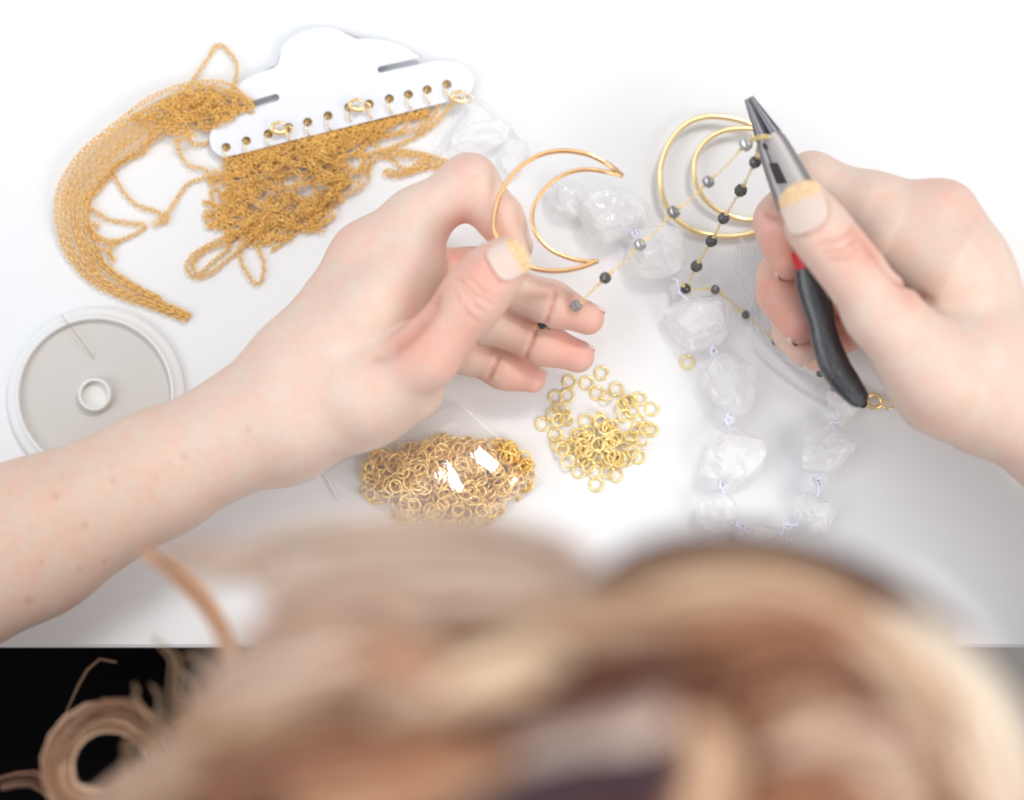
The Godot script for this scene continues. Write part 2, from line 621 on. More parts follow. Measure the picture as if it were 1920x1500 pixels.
func materials() -> void:
	M.table = mat(Color(0.83, 0.835, 0.85), 0.38)
	tri_normal(M.table, noise_tex(0.02, 512, 1.2, 4, 3), 14.0, 0.12)
	M.floor = mat(Color(0.42, 0.40, 0.38), 0.7)
	M.skin = vmat(0.46)
	M.skin.subsurf_scatter_enabled = true
	M.skin.subsurf_scatter_strength = 0.10
	M.skin.metallic_specular = 0.42
	tri_normal(M.skin, noise_tex(0.16, 512, 3.0, 3, 9), 34.0, 0.45)
	M.nail = mat(Color(0.83, 0.66, 0.58), 0.14)
	M.nail.clearcoat_enabled = true
	M.nail.clearcoat = 0.8
	M.nail.clearcoat_roughness = 0.08
	M.plain_nail = mat(Color(0.80, 0.60, 0.53), 0.22)
	M.glitter = mat(Color(0.98, 0.74, 0.46), 0.25, 0.0)
	var gl := FastNoiseLite.new()
	gl.noise_type = FastNoiseLite.TYPE_CELLULAR
	gl.cellular_return_type = FastNoiseLite.RETURN_CELL_VALUE
	gl.frequency = 0.09
	var gt := NoiseTexture2D.new()
	gt.width = 256; gt.height = 256; gt.noise = gl; gt.as_normal_map = true; gt.bump_strength = 6.0
	tri_normal(M.glitter, gt, 75.0, 1.0)
	var gc := NoiseTexture2D.new()
	gc.width = 256; gc.height = 256; gc.noise = gl
	var ramp := Gradient.new()
	ramp.offsets = PackedFloat32Array([0.0, 0.4, 0.7, 1.0])
	ramp.colors = PackedColorArray([Color(0.80, 0.58, 0.38), Color(0.96, 0.80, 0.60), Color(1.0, 0.90, 0.74), Color(1.0, 0.98, 0.92)])
	gc.color_ramp = ramp  # paler and darker flecks, sparkle painted into the glitter's colour
	M.glitter.albedo_color = Color(1, 1, 1)
	M.glitter.albedo_texture = gc
	M.gold = mat(Color(1.0, 0.64, 0.20), 0.24, 0.30)
	M.bag_ring = mat(Color(1.0, 0.70, 0.24), 0.2, 0.45)
	M.gold_ring = mat(Color(1.0, 0.80, 0.36), 0.17, 0.4)
	M.rose = mat(Color(0.92, 0.55, 0.27), 0.2, 0.85)
	M.pale_gold = mat(Color(1.0, 0.78, 0.42), 0.25, 0.75)
	M.card = mat(Color(0.82, 0.835, 0.905), 0.35)
	M.steel = mat(Color(0.34, 0.32, 0.32), 0.42, 0.7)
	tri_normal(M.steel, noise_tex(0.09, 256, 1.5, 2, 4), 60.0, 0.12)
	M.jaw = mat(Color(0.20, 0.19, 0.21), 0.33, 0.85)
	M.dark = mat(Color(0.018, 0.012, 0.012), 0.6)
	M.grip = mat(Color(0.015, 0.017, 0.025), 0.26)
	M.grip.clearcoat_enabled = true
	M.grip.clearcoat = 0.6
	M.grip.clearcoat_roughness = 0.25
	M.grip.metallic_specular = 0.7
	tri_normal(M.grip, noise_tex(0.16, 256, 8.0, 2, 6), 34.0, 0.35)
	M.red = mat(Color(0.65, 0.02, 0.03), 0.4)
	M.crystal = mat(Color(0.985, 0.985, 1.0), 0.27)
	M.crystal.albedo_color.a = 0.38
	M.crystal.transparency = BaseMaterial3D.TRANSPARENCY_ALPHA
	M.crystal.clearcoat_enabled = true
	M.crystal.clearcoat = 1.0
	M.crystal.clearcoat_roughness = 0.12
	tri_normal(M.crystal, noise_tex(0.04, 256, 5.0, 4, 11), 60.0, 0.5)
	M.thread = mat(Color(0.84, 0.84, 0.96), 0.6)
	M.nylon = mat(Color(0.93, 0.94, 0.99), 0.15)
	M.nylon.transparency = BaseMaterial3D.TRANSPARENCY_ALPHA
	M.nylon.albedo_color.a = 0.16
	M.film = mat(Color(1, 1, 1), 0.07)
	M.film.metallic = 0.07
	M.film.albedo_color.a = 0.05
	M.film.transparency = BaseMaterial3D.TRANSPARENCY_ALPHA
	tri_normal(M.film, noise_tex(0.022, 256, 6.0, 3, 31), 24.0, 0.12)
	M.film.metallic_specular = 0.5
	M.spool = mat(Color(0.845, 0.845, 0.845), 0.36)
	M.well = mat(Color(0.63, 0.60, 0.565), 0.3)
	M.hub = mat(Color(0.80, 0.79, 0.76), 0.3)
	M.hair = vmat(0.42)
	M.black = mat(Color(0.004, 0.0035, 0.004), 0.9)
	M.black.metallic_specular = 0.08

# ------------------------------------------------------------------ table and floor
func rounded_slab(b: MB, lo: Vector3, hi: Vector3, r: float) -> void:
	# a box with chamfered upper and lower edges
	var ys := [[lo.y, r], [lo.y + r, 0.0], [hi.y - r, 0.0], [hi.y, r]]
	var rings := []
	for y: Array in ys:
		rings.append([Vector3(lo.x + y[1], y[0], lo.z + y[1]), Vector3(hi.x - y[1], y[0], lo.z + y[1]), Vector3(hi.x - y[1], y[0], hi.z - y[1]), Vector3(lo.x + y[1], y[0], hi.z - y[1])])
	for k in 3:
		for s in 4:
			flat_quad(b, rings[k][s], rings[k + 1][s], rings[k + 1][(s + 1) % 4], rings[k][(s + 1) % 4])
	flat_quad(b, rings[3][0], rings[3][3], rings[3][2], rings[3][1])
	flat_quad(b, rings[0][0], rings[0][1], rings[0][2], rings[0][3])

func flat_quad(b: MB, a: Vector3, p: Vector3, q: Vector3, r: Vector3, col := Color(1, 1, 1)) -> void:
	var nn := (p - a).cross(q - a).normalized()
	var k := b.add(a, nn, col)
	b.add(p, nn, col); b.add(q, nn, col); b.add(r, nn, col)
	b.quad(k, k + 1, k + 2, k + 3)

func setting() -> void:
	var f := MB.new()
	rounded_slab(f, Vector3(-3, -0.76, -3), Vector3(3, -0.72, 3), 0.002)
	tag(obj("floor", f.mesh(M.floor)), "pale grey floor below the table edge", "", "", "structure")
	var edge := P(960, 1214, 0).z
	var t := base("work_table", Vector3(0, 0, 0))
	tag(t, "smooth white table top under the hands and jewellery supplies", "table")
	var b := MB.new()
	rounded_slab(b, Vector3(-0.8, -0.022, edge - 0.85), Vector3(0.8, 0.0, edge), 0.0012)
	obj("table_top", b.mesh(M.table), t)
	for x: float in [-0.74, 0.74]:
		for z: float in [edge - 0.79, edge - 0.06]:
			var l := MB.new()
			rounded_slab(l, Vector3(x - 0.025, -0.72, z - 0.025), Vector3(x + 0.025, -0.0222, z + 0.025), 0.002)
			obj("leg", l.mesh(M.table), t)

# ------------------------------------------------------------------ the person
func person() -> void:
	var root := base("person")
	tag(root, "person with blonde-brown hair and black clothes assembling jewellery, pliers in one hand", "person")
	var pores := FastNoiseLite.new()
	pores.seed = 12
	pores.frequency = 0.09
	pores.fractal_octaves = 3
	var body := MB.new()
	var pink := Color(0.80, 0.40, 0.33)
	var red := Color(0.72, 0.26, 0.19)
	# --- left arm and hand
	var L := Field.new()
	L.kbase = P(680, 752, 66)
	L.kreach = 0.020
	bone_chain(L, 0, [[-330, 1205, 62, 168], [57, 1010, 50, 143], [300, 886, 45, 113], [420, 826, 45, 103], [490, 789, 45, 107]])
	bone_chain(L, 0, [[490, 788, 45, 108], [560, 690, 46, 88], [688, 478, 46, 56]])
	bone_chain(L, 0, [[500, 780, 40, 100], [620, 640, 34, 76], [742, 520, 30, 52]])
	bone_chain(L, 0, [[520, 800, 38, 95], [640, 690, 26, 72], [745, 590, 21, 50]])
	bone_chain(L, 0, [[540, 810, 38, 92], [660, 740, 26, 70], [770, 655, 17, 46]])
	bone_chain(L, 0, [[550, 790, 46, 98], [680, 752, 50, 84], [758, 722, 52, 76]])
	bone_chain(L, 0, [[540, 770, 48, 100], [640, 712, 51, 84], [690, 690, 50, 74]])
	bone_chain(L, 0, [[560, 700, 48, 90], [695, 588, 52, 82], [765, 494, 50, 70]])
	bone_chain(L, 1, [[680, 482, 47, 57], [780, 412, 49, 55], [880, 344, 49, 51]])
	bone_chain(L, 1, [[880, 344, 49, 50], [938, 410, 50, 39], [968, 462, 50, 32]])
	bone_chain(L, 2, [[742, 500, 32, 48], [890, 512, 38, 42], [1035, 570, 39, 37], [1102, 597, 38, 31]])
	bone_chain(L, 3, [[745, 580, 23, 48], [900, 596, 27, 40], [1015, 643, 27, 36], [1084, 668, 26, 31]])
	bone_chain(L, 4, [[770, 645, 18, 44], [865, 660, 17, 34], [945, 694, 16, 31], [997, 710, 15, 27]])
	bone_chain(L, 5, [[690, 735, 56, 74], [795, 668, 66, 60], [888, 557, 73, 56], [925, 512, 74, 50], [951, 488, 73, 43]])
	blob(L, 60, 1010, 330, Color(0.72, 0.48, 0.36), 0.6)
	blob(L, 900, 500, 70, pink, 0.75)
	blob(L, 860, 480, 50, pink, 0.6)
	blob(L, 925, 440, 45, red, 0.5)
	blob(L, 1100, 600, 75, pink, 0.75)
	blob(L, 1080, 670, 75, pink, 0.8)
	blob(L, 990, 712, 75, pink, 0.8)
	blob(L, 930, 590, 90, pink, 0.45)
	blob(L, 860, 670, 70, pink, 0.5)
	blob(L, 870, 410, 45, pink, 0.6)
	blob(L, 880, 310, 50, pink, 0.35)
	blob(L, 655, 440, 60, pink, 0.3)
	blob(L, 770, 640, 60, red, 0.6)  # this and the next: warm shade of the thumb gap painted in red
	blob(L, 810, 560, 60, red, 0.4)
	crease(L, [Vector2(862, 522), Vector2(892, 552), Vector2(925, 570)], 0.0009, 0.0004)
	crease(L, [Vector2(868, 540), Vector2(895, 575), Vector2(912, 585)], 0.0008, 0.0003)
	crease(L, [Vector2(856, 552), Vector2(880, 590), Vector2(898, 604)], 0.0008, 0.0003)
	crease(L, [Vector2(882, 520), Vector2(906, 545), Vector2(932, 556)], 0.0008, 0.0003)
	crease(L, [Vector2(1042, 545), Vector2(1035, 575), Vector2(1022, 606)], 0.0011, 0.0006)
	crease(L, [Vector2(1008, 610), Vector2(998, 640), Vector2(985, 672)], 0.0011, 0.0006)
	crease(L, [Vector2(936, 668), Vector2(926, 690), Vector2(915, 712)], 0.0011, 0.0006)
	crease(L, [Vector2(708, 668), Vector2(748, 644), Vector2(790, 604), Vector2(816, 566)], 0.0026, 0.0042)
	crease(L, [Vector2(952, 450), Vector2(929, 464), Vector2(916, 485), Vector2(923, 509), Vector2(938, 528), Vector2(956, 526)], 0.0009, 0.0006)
	for q: Vector2 in [Vector2(54, 1127), Vector2(150, 1070), Vector2(198, 1053), Vector2(160, 985), Vector2(78, 1055), Vector2(345, 855), Vector2(105, 930), Vector2(212, 900), Vector2(465, 805)]:
		blob(L, q.x, q.y, 6 if q.x > 60 else 9, Color(0.55, 0.24, 0.17), 0.55)
	for k in 130:
		blob(L, rng.randf_range(0, 330), rng.randf_range(850, 1130), rng.randf_range(3, 6), Color(0.62, 0.34, 0.24), rng.randf_range(0.1, 0.35))
	net_box(L, 0.00095, body, pores)
	# --- right arm and hand
	var R := Field.new()
	R.kbase = P(1775, 700, 84)
	R.kreach = 0.015
	bone_chain(R, 0, [[2450, 1290, 70, 170], [2200, 1022, 66, 124], [1990, 826, 60, 102], [1872, 706, 60, 136]])
	bone_chain(R, 0, [[1868, 700, 60, 126], [1824, 548, 60, 80], [1766, 402, 56, 60]])
	bone_chain(R, 0, [[1850, 700, 50, 120], [1800, 590, 44, 92], [1730, 460, 38, 62]])
	bone_chain(R, 0, [[1850, 715, 45, 110], [1790, 640, 32, 86], [1720, 545, 26, 58]])
	bone_chain(R, 0, [[1850, 730, 45, 105], [1790, 690, 32, 80], [1730, 630, 22, 52]])
	bone_chain(R, 0, [[1850, 735, 62, 116], [1775, 712, 68, 100], [1722, 664, 74, 86]])
	bone_chain(R, 1, [[1760, 420, 57, 74], [1640, 386, 54, 58], [1522, 336, 46, 46]])
	bone_chain(R, 1, [[1522, 336, 46, 46], [1464, 415, 47, 45], [1472, 450, 51, 40], [1479, 494, 53, 32]])
	bone_chain(R, 1, [[1790, 500, 60, 100], [1680, 445, 58, 66]])
	bone_chain(R, 2, [[1730, 470, 38, 60], [1590, 450, 30, 48], [1470, 520, 34, 45], [1466, 550, 40, 41], [1496, 612, 46, 33]])
	bone_chain(R, 3, [[1720, 550, 26, 56], [1590, 530, 18, 44], [1490, 585, 22, 40], [1488, 622, 30, 34], [1506, 658, 36, 28]])
	bone_chain(R, 4, [[1730, 630, 22, 52], [1630, 600, 13, 40], [1560, 630, 14, 36], [1532, 668, 18, 28]])
	bone_chain(R, 5, [[1752, 697, 74, 94], [1650, 584, 81, 64], [1598, 508, 85, 54], [1562, 463, 86, 52], [1530, 422, 86, 51], [1510, 388, 84, 47]])
	blob(R, 1450, 420, 60, pink, 0.8)
	blob(R, 1480, 490, 60, Color(0.80, 0.36, 0.27), 0.8)
	blob(R, 1460, 560, 70, Color(0.80, 0.36, 0.27), 0.8)
	blob(R, 1500, 630, 60, pink, 0.9)
	blob(R, 1575, 460, 90, pink, 0.3)
	blob(R, 1630, 470, 50, red, 0.5)  # this and the next: light bounced in the thumb crease, painted red
	blob(R, 1700, 550, 40, red, 0.4)
	blob(R, 1580, 610, 60, red, 0.7)
	blob(R, 1540, 680, 50, pink, 0.8)
	blob(R, 1780, 360, 70, pink, 0.35)
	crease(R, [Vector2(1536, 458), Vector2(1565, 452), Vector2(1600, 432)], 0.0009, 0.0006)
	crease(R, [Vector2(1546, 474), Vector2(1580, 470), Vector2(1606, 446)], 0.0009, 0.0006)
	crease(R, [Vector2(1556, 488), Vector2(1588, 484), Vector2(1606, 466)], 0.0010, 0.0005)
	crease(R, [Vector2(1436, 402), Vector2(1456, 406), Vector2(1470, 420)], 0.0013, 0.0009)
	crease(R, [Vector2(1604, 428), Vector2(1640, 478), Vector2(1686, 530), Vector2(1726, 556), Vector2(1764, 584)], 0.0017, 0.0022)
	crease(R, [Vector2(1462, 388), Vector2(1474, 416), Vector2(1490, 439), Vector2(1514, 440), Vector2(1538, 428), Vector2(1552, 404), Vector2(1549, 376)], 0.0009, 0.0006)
	net_box(R, 0.00095, body, pores)
	# --- the rest of the body, outside the frame: upper arms, trunk, neck, head
	var T := Field.new()
	T.kin = 0.02
	var le := P(-330, 1205, 62)
	var re := P(2450, 1290, 70)
	var head := P(1240, 1690, 354)
	T.bone(0, le, 0.032, Vector3(-0.15, 0.13, 0.36), 0.045)
	T.bone(0, re, 0.034, Vector3(0.21, 0.13, 0.36), 0.045)
	T.bone(0, Vector3(-0.14, 0.13, 0.36), 0.05, Vector3(0.20, 0.13, 0.36), 0.05)
	T.bone(0, Vector3(0.03, 0.10, 0.37), 0.10, Vector3(0.03, -0.24, 0.42), 0.12)
	T.bone(0, Vector3(0.03, 0.16, 0.34), 0.050, head + Vector3(0, -0.05, 0.025), 0.045)
	T.bone(0, head + Vector3(0, 0.0, 0.015), 0.062, head + Vector3(0, -0.02, -0.004), 0.058)
	T.bone(0, head + Vector3(0, -0.065, -0.012), 0.046, head + Vector3(0, -0.09, 0.03), 0.032)
	T.bone(0, head + Vector3(0, -0.106, -0.02), 0.009, head + Vector3(0, -0.116, -0.005), 0.011)
	net_box(T, 0.012, body, pores)
	obj("body", body.mesh(M.skin), root)
	# --- black clothes: top and spread skirt over the lap
	var K := Field.new()
	K.kin = 0.027
	K.bone(0, Vector3(-0.15, 0.125, 0.365), 0.062, Vector3(0.21, 0.125, 0.365), 0.062)
	K.bone(0, Vector3(0.03, 0.08, 0.38), 0.115, Vector3(0.0, -0.24, 0.42), 0.15)
	K.bone(0, Vector3(-0.16, -0.22, 0.40), 0.14, Vector3(-0.22, -0.21, -0.05), 0.12)
	K.bone(0, Vector3(0.04, -0.22, 0.40), 0.14, Vector3(0.05, -0.21, -0.05), 0.12)
	K.bone(0, Vector3(-0.10, -0.24, 0.40), 0.12, Vector3(-0.10, -0.24, -0.05), 0.10)
	K.skin = Color(1, 1, 1)
	var cl := MB.new()
	net_box(K, 0.014, cl, pores)
	obj("black_clothes", cl.mesh(M.black), root)
	# --- nails
	var up := Vector3(0.05, 1, 0.1)
	thumb_nail(root, L, Vector2(922, 503), Vector2(977, 473), 0.0138, 0.0142)
	thumb_nail(root, R, Vector2(1520, 434), Vector2(1494, 356), 0.0182, 0.0164)
	finger_nail(root, [1080, 588, 39], [1112, 600, 38], Vector3(0.1, -0.2, -1), 30)
	finger_nail(root, [1060, 660, 27], [1094, 671, 26], Vector3(0.1, -0.2, -1), 30)
	finger_nail(root, [978, 705, 15.5], [1008, 713, 15], Vector3(0.1, -0.1, -1), 26)
	finger_nail(root, [1475, 478, 52], [1480, 502, 53], Vector3(-1, -0.75, 0.3), 31)
	finger_nail(root, [1486, 594, 43], [1500, 622, 46], Vector3(-1, -0.35, 0.45), 32)
	finger_nail(root, [1496, 640, 32], [1509, 664, 36], Vector3(-1, -0.2, 0.5), 27)
	hair(root, head)

func net_box(f: Field, cell: float, b: MB, nz: FastNoiseLite) -> void:
	var lo := Vector3.ONE * 1e9
	var hi := -lo
	for k in f.a.size():
		var r := maxf(f.ra[k], f.ra[k] + f.dr[k]) + cell * 3.0 + 0.004
		for p: Vector3 in [f.a[k], f.a[k] + f.d[k]]:
			lo = lo.min(p - Vector3.ONE * r)
			hi = hi.max(p + Vector3.ONE * r)
	net(f, cell, lo, hi, b, nz)

func thumb_nail(root: Node3D, f: Field, from: Vector2, to: Vector2, length: float, width: float) -> void:
	# the plate follows the thumb's back from root to tip, then runs straight on past the flesh
	var use := f.all_bones()
	var none := PackedInt32Array()
	var line := PackedVector3Array()
	for k in 9:
		var q := from.lerp(to, k / 8.0)
		line.append(surface_at(f, use, none, q.x, q.y))
	var step := (line[8] - line[5]) / 3.0
	step.y *= 0.75
	while line[0].distance_to(line[line.size() - 1]) < length: line.append(line[line.size() - 1] + step)
	var mid := line[4]
	var h := 0.001
	var nn := Vector3(f.at(mid + Vector3(h, 0, 0), use, none) - f.at(mid - Vector3(h, 0, 0), use, none), f.at(mid + Vector3(0, h, 0), use, none) - f.at(mid - Vector3(0, h, 0), use, none), f.at(mid + Vector3(0, 0, h), use, none) - f.at(mid - Vector3(0, 0, h), use, none)).normalized()
	var along := line[line.size() - 1] - line[0]
	var n1 := nail_on(root, "thumb_nail", line[0], along, nn, length, width, width * 0.80, M.nail, 0.0, 1.0, 0.0007, 0.0, 0.2, line)
	n1.set_meta("label", "polished pale pink thumbnail")
	var n2 := nail_on(n1, "glitter_tip", line[0], along, nn, length, width * 1.004, width * 0.802, M.glitter, 0.68, 1.001, 0.00084, 0.2, 0.2, line)
	n2.set_meta("label", "gold glitter band along the nail edge")

func finger_nail(root: Node3D, p: Array, q: Array, out: Vector3, r: float) -> void:
	var a := P(p[0], p[1], p[2])
	var b := P(q[0], q[1], q[2])
	var d := (b - a).normalized()
	var rr := r * U(b)
	out = (out - d * out.dot(d)).normalized()
	nail_on(root, "finger_nail", a + out * rr * 0.99, d, out, (b - a).length() + rr * 0.58, rr * 1.45, rr * 0.95, M.plain_nail, 0.0, 1.0, 0.0002)

func hair(root: Node3D, head: Vector3) -> void:
	var blonde := [srgb(222, 196, 168), srgb(206, 174, 144), srgb(230, 208, 184), srgb(186, 148, 118), srgb(160, 122, 98)]
	var beige := [srgb(206, 182, 166), srgb(218, 198, 184), srgb(188, 156, 138), srgb(160, 122, 104)]
	var veil := [srgb(222, 204, 190), srgb(206, 182, 166), srgb(232, 218, 206)]
	var brown := [srgb(150, 104, 76), srgb(128, 84, 60), srgb(170, 120, 88), srgb(112, 70, 52)]
	var dark := [srgb(72, 40, 30), srgb(92, 52, 36), srgb(54, 32, 28), srgb(104, 58, 38)]
	var rust := [srgb(146, 90, 58), srgb(124, 72, 48), srgb(164, 108, 74), srgb(188, 140, 108)]
	var plum := [srgb(58, 36, 46), srgb(72, 46, 54), srgb(48, 30, 36)]
	var pale := [srgb(250, 242, 234), srgb(244, 230, 216), srgb(236, 216, 198), srgb(214, 184, 162)]
	var grey := [srgb(206, 188, 182), srgb(190, 166, 156), srgb(216, 200, 192), srgb(170, 134, 116)]
	# under layer: a brown cap round the head
	var cap := MB.new()
	var first := 0
	var nu := 40
	var nv := 28
	for i in nv + 1:
		for j in nu + 1:
			var th := PI * i / nv
			var ph := TAU * j / nu
			var d := Vector3(sin(th) * cos(ph), cos(th), sin(th) * sin(ph))
			var k := 1.0 + 0.03 * sin(ph * 9.0 + th * 4.0)
			var c: Color = brown[(j * 7 + i / 9) % 4]
			cap.add(head + d * Vector3(0.081, 0.078, 0.072) * k, d, c)
	for i in nv:
		for j in nu:
			var q := i * (nu + 1) + j
			cap.quad(q, q + 1, q + nu + 2, q + nu + 1)
	tube(cap, smooth_path([head + Vector3(0, 0.01, 0.015), head + Vector3(0, -0.03, 0.045), Vector3(0.035, 0.23, 0.36), Vector3(0.03, 0.12, 0.44), Vector3(0.03, 0.0, 0.50)], 0.006), [0.070, 0.078, 0.072, 0.062, 0.03], brown[0], 28)
	obj("hair_under_layer", cap.mesh(M.hair), root)
	var add := func(pts: Array, radii: Array, cols: Array, strands: int, thick := 0.0008, spread := 1.0) -> void:
		var b := MB.new()
		lock(b, pts, radii, cols, strands, thick, spread)
		obj("hair_lock", b.mesh(M.hair), root)
	# crown rim
	add.call([Vector3(1080, 1150, 310), Vector3(1180, 1080, 318), Vector3(1290, 1048, 322), Vector3(1420, 1050, 322), Vector3(1570, 1085, 318), Vector3(1700, 1140, 310), Vector3(1800, 1215, 300)], [34, 48, 52, 42, 30], dark, 110, 0.0009)
	add.call([Vector3(1240, 1090, 335), Vector3(1400, 1080, 338), Vector3(1530, 1110, 335), Vector3(1650, 1180, 328)], [35, 45, 35], brown, 60)
	# light wave from left to the right side
	add.call([Vector3(380, 1400, 330), Vector3(560, 1330, 340), Vector3(760, 1320, 350), Vector3(960, 1270, 356), Vector3(1130, 1190, 360), Vector3(1290, 1130, 360), Vector3(1430, 1130, 358), Vector3(1590, 1190, 350), Vector3(1700, 1310, 342), Vector3(1790, 1500, 330)], [45, 60, 70, 85, 75, 60], blonde, 260, 0.001)
	add.call([Vector3(620, 1270, 352), Vector3(900, 1230, 360), Vector3(1080, 1180, 364), Vector3(1240, 1190, 364), Vector3(1400, 1185, 364), Vector3(1560, 1250, 356)], [40, 60, 60, 40], blonde, 140, 0.001)
	# upper left, beige
	add.call([Vector3(490, 1190, 320), Vector3(640, 1145, 326), Vector3(840, 1135, 330), Vector3(1020, 1140, 334), Vector3(1180, 1120, 336)], [36, 52, 52, 36], veil + beige, 90, 0.0009)
	add.call([Vector3(470, 1240, 322), Vector3(560, 1180, 330), Vector3(700, 1170, 338), Vector3(850, 1200, 342), Vector3(1010, 1200, 346)], [50, 55, 45, 30], brown + beige, 130, 0.0009)
	add.call([Vector3(660, 1170, 345), Vector3(780, 1195, 348), Vector3(870, 1195, 350), Vector3(980, 1165, 350)], [18, 34, 40, 18], dark, 100, 0.0009)
	add.call([Vector3(500, 1260, 340), Vector3(620, 1240, 346), Vector3(760, 1255, 350), Vector3(900, 1240, 354)], [35, 45, 35], beige, 90)
	# dark swoop
	add.call([Vector3(700, 1400, 352), Vector3(860, 1365, 360), Vector3(1010, 1320, 374), Vector3(1140, 1260, 380), Vector3(1250, 1215, 380)], [35, 55, 60, 45, 18], rust + dark + dark, 220, 0.001)
	add.call([Vector3(1030, 1315, 384), Vector3(1160, 1255, 388), Vector3(1280, 1215, 386)], [30, 44, 26], dark, 130, 0.001)
	add.call([Vector3(1290, 1290, 374), Vector3(1340, 1290, 376), Vector3(1390, 1320, 376), Vector3(1400, 1380, 374)], [30, 45, 30], dark + brown, 110, 0.0009)
	# arch
	add.call([Vector3(1370, 1330, 384), Vector3(1430, 1245, 388), Vector3(1510, 1215, 388), Vector3(1600, 1270, 384), Vector3(1690, 1370, 374)], [22, 38, 46, 40, 18], dark + brown, 105, 0.001)
	add.call([Vector3(1330, 1440, 374), Vector3(1430, 1360, 376), Vector3(1530, 1350, 376), Vector3(1640, 1430, 370), Vector3(1720, 1540, 360)], [40, 65, 70, 60], [beige[0], beige[2], blonde[1], blonde[3]], 170, 0.001)
	# pale patch and lower bands
	add.call([Vector3(980, 1430, 372), Vector3(1090, 1395, 376), Vector3(1190, 1370, 378), Vector3(1290, 1310, 376)], [30, 55, 55, 25], grey, 110, 0.001)
	add.call([Vector3(380, 1500, 335), Vector3(560, 1440, 346), Vector3(760, 1420, 356), Vector3(940, 1390, 364), Vector3(1060, 1360, 370)], [55, 75, 75, 50], brown + rust, 210, 0.001)
	add.call([Vector3(560, 1520, 350), Vector3(760, 1480, 360), Vector3(960, 1450, 370), Vector3(1120, 1430, 376)], [60, 60, 50, 35], [blonde[3], rust[2], brown[2], blonde[1]], 160, 0.001)
	add.call([Vector3(860, 1540, 368), Vector3(1010, 1490, 376), Vector3(1160, 1465, 380), Vector3(1290, 1480, 380), Vector3(1330, 1540, 376)], [30, 48, 56, 46], plum, 200, 0.001)
	add.call([Vector3(1280, 1560, 380), Vector3(1320, 1480, 382), Vector3(1330, 1400, 380), Vector3(1300, 1340, 378)], [50, 45, 30], [blonde[1], brown[2], beige[2]], 110, 0.001)
	add.call([Vector3(1390, 1560, 380), Vector3(1460, 1500, 380), Vector3(1560, 1490, 376), Vector3(1640, 1560, 370)], [35, 45, 35], brown, 90)
	# loose strands that cross the waves
	for k in 12:
		var x := rng.randf_range(480, 1500)
		var y := rng.randf_range(1180, 1460)
		var c: Array = [blonde, beige, brown, rust, beige][k % 5]
		add.call([Vector3(x - 160, y + rng.randf_range(20, 90), 362), Vector3(x, y, 376), Vector3(x + 140, y - rng.randf_range(10, 70), 380), Vector3(x + 300, y + rng.randf_range(-60, 60), 374)], [14, 34, 30, 12], c, 16, 0.0008)
	# pale right side, rim light painted in as near-white strands
	add.call([Vector3(1560, 1160, 330), Vector3(1680, 1200, 330), Vector3(1780, 1290, 326), Vector3(1850, 1400, 320), Vector3(1900, 1560, 310)], [35, 60, 75, 75, 70], pale, 230, 0.001)
	add.call([Vector3(1600, 1220, 344), Vector3(1690, 1300, 340), Vector3(1770, 1420, 334), Vector3(1810, 1560, 326)], [30, 50, 65, 60], [pale[2], blonde[2], pale[1], beige[1]], 170, 0.001)
	add.call([Vector3(1640, 1270, 352), Vector3(1720, 1370, 348), Vector3(1790, 1480, 340), Vector3(1830, 1570, 334)], [8, 13, 13, 8], brown, 26)
	# left side hanging down towards the lap
	add.call([Vector3(560, 1190, 310), Vector3(500, 1240, 300), Vector3(430, 1320, 280), Vector3(360, 1420, 250), Vector3(280, 1510, 220)], [50, 60, 60, 60], [blonde[3], beige[2], brown[2], beige[0]], 170, 0.0009)
	add.call([Vector3(600, 1330, 320), Vector3(480, 1380, 300), Vector3(350, 1450, 250), Vector3(180, 1520, 190)], [60, 60, 55, 40], [blonde[3], brown[2], beige[2], blonde[1]], 150, 0.0009)
	add.call([Vector3(520, 1180, 322), Vector3(515, 1240, 318), Vector3(500, 1320, 310)], [22, 26, 20], rust, 40)
	# stray lock that lifts off at the left
	add.call([Vector3(272, 1028, 165), Vector3(320, 1064, 168), Vector3(370, 1110, 170), Vector3(410, 1165, 173), Vector3(432, 1230, 176), Vector3(446, 1330, 178)], [14, 18, 16, 15, 20], [srgb(196, 146, 112), srgb(178, 126, 96), srgb(206, 164, 132)], 22, 0.0005)
	add.call([Vector3(300, 1040, 250), Vector3(420, 1050, 262), Vector3(500, 1080, 272), Vector3(560, 1150, 285)], [10, 26, 30, 18], beige, 16, 0.0005)
	# thin veil of hair lifted in front of the crown
	add.call([Vector3(380, 1080, 258), Vector3(520, 1035, 270), Vector3(700, 1020, 280), Vector3(880, 1020, 288), Vector3(1020, 1040, 296), Vector3(1110, 1090, 304)], [26, 48, 60, 60, 40], veil, 30, 0.0006)
	add.call([Vector3(500, 1110, 280), Vector3(680, 1065, 290), Vector3(860, 1060, 298), Vector3(1010, 1080, 304), Vector3(1100, 1120, 312)], [30, 45, 50, 36], veil, 42, 0.0007)
	# curl beside the lap
	add.call([Vector3(330, 1500, 150), Vector3(150, 1505, 118), Vector3(108, 1450, 105), Vector3(120, 1390, 100), Vector3(165, 1350, 96), Vector3(225, 1345, 92), Vector3(275, 1378, 90), Vector3(296, 1420, 92)], [30, 30, 28, 28, 28, 20], [srgb(206, 172, 146), srgb(170, 130, 104), srgb(222, 194, 168), srgb(150, 114, 90)], 60, 0.0004, 1.1)
	add.call([Vector3(120, 1420, 110), Vector3(150, 1345, 104), Vector3(220, 1318, 100), Vector3(290, 1350, 96), Vector3(330, 1410, 100)], [6, 9, 9, 6], [srgb(150, 112, 84), srgb(120, 88, 66)], 14, 0.0005)
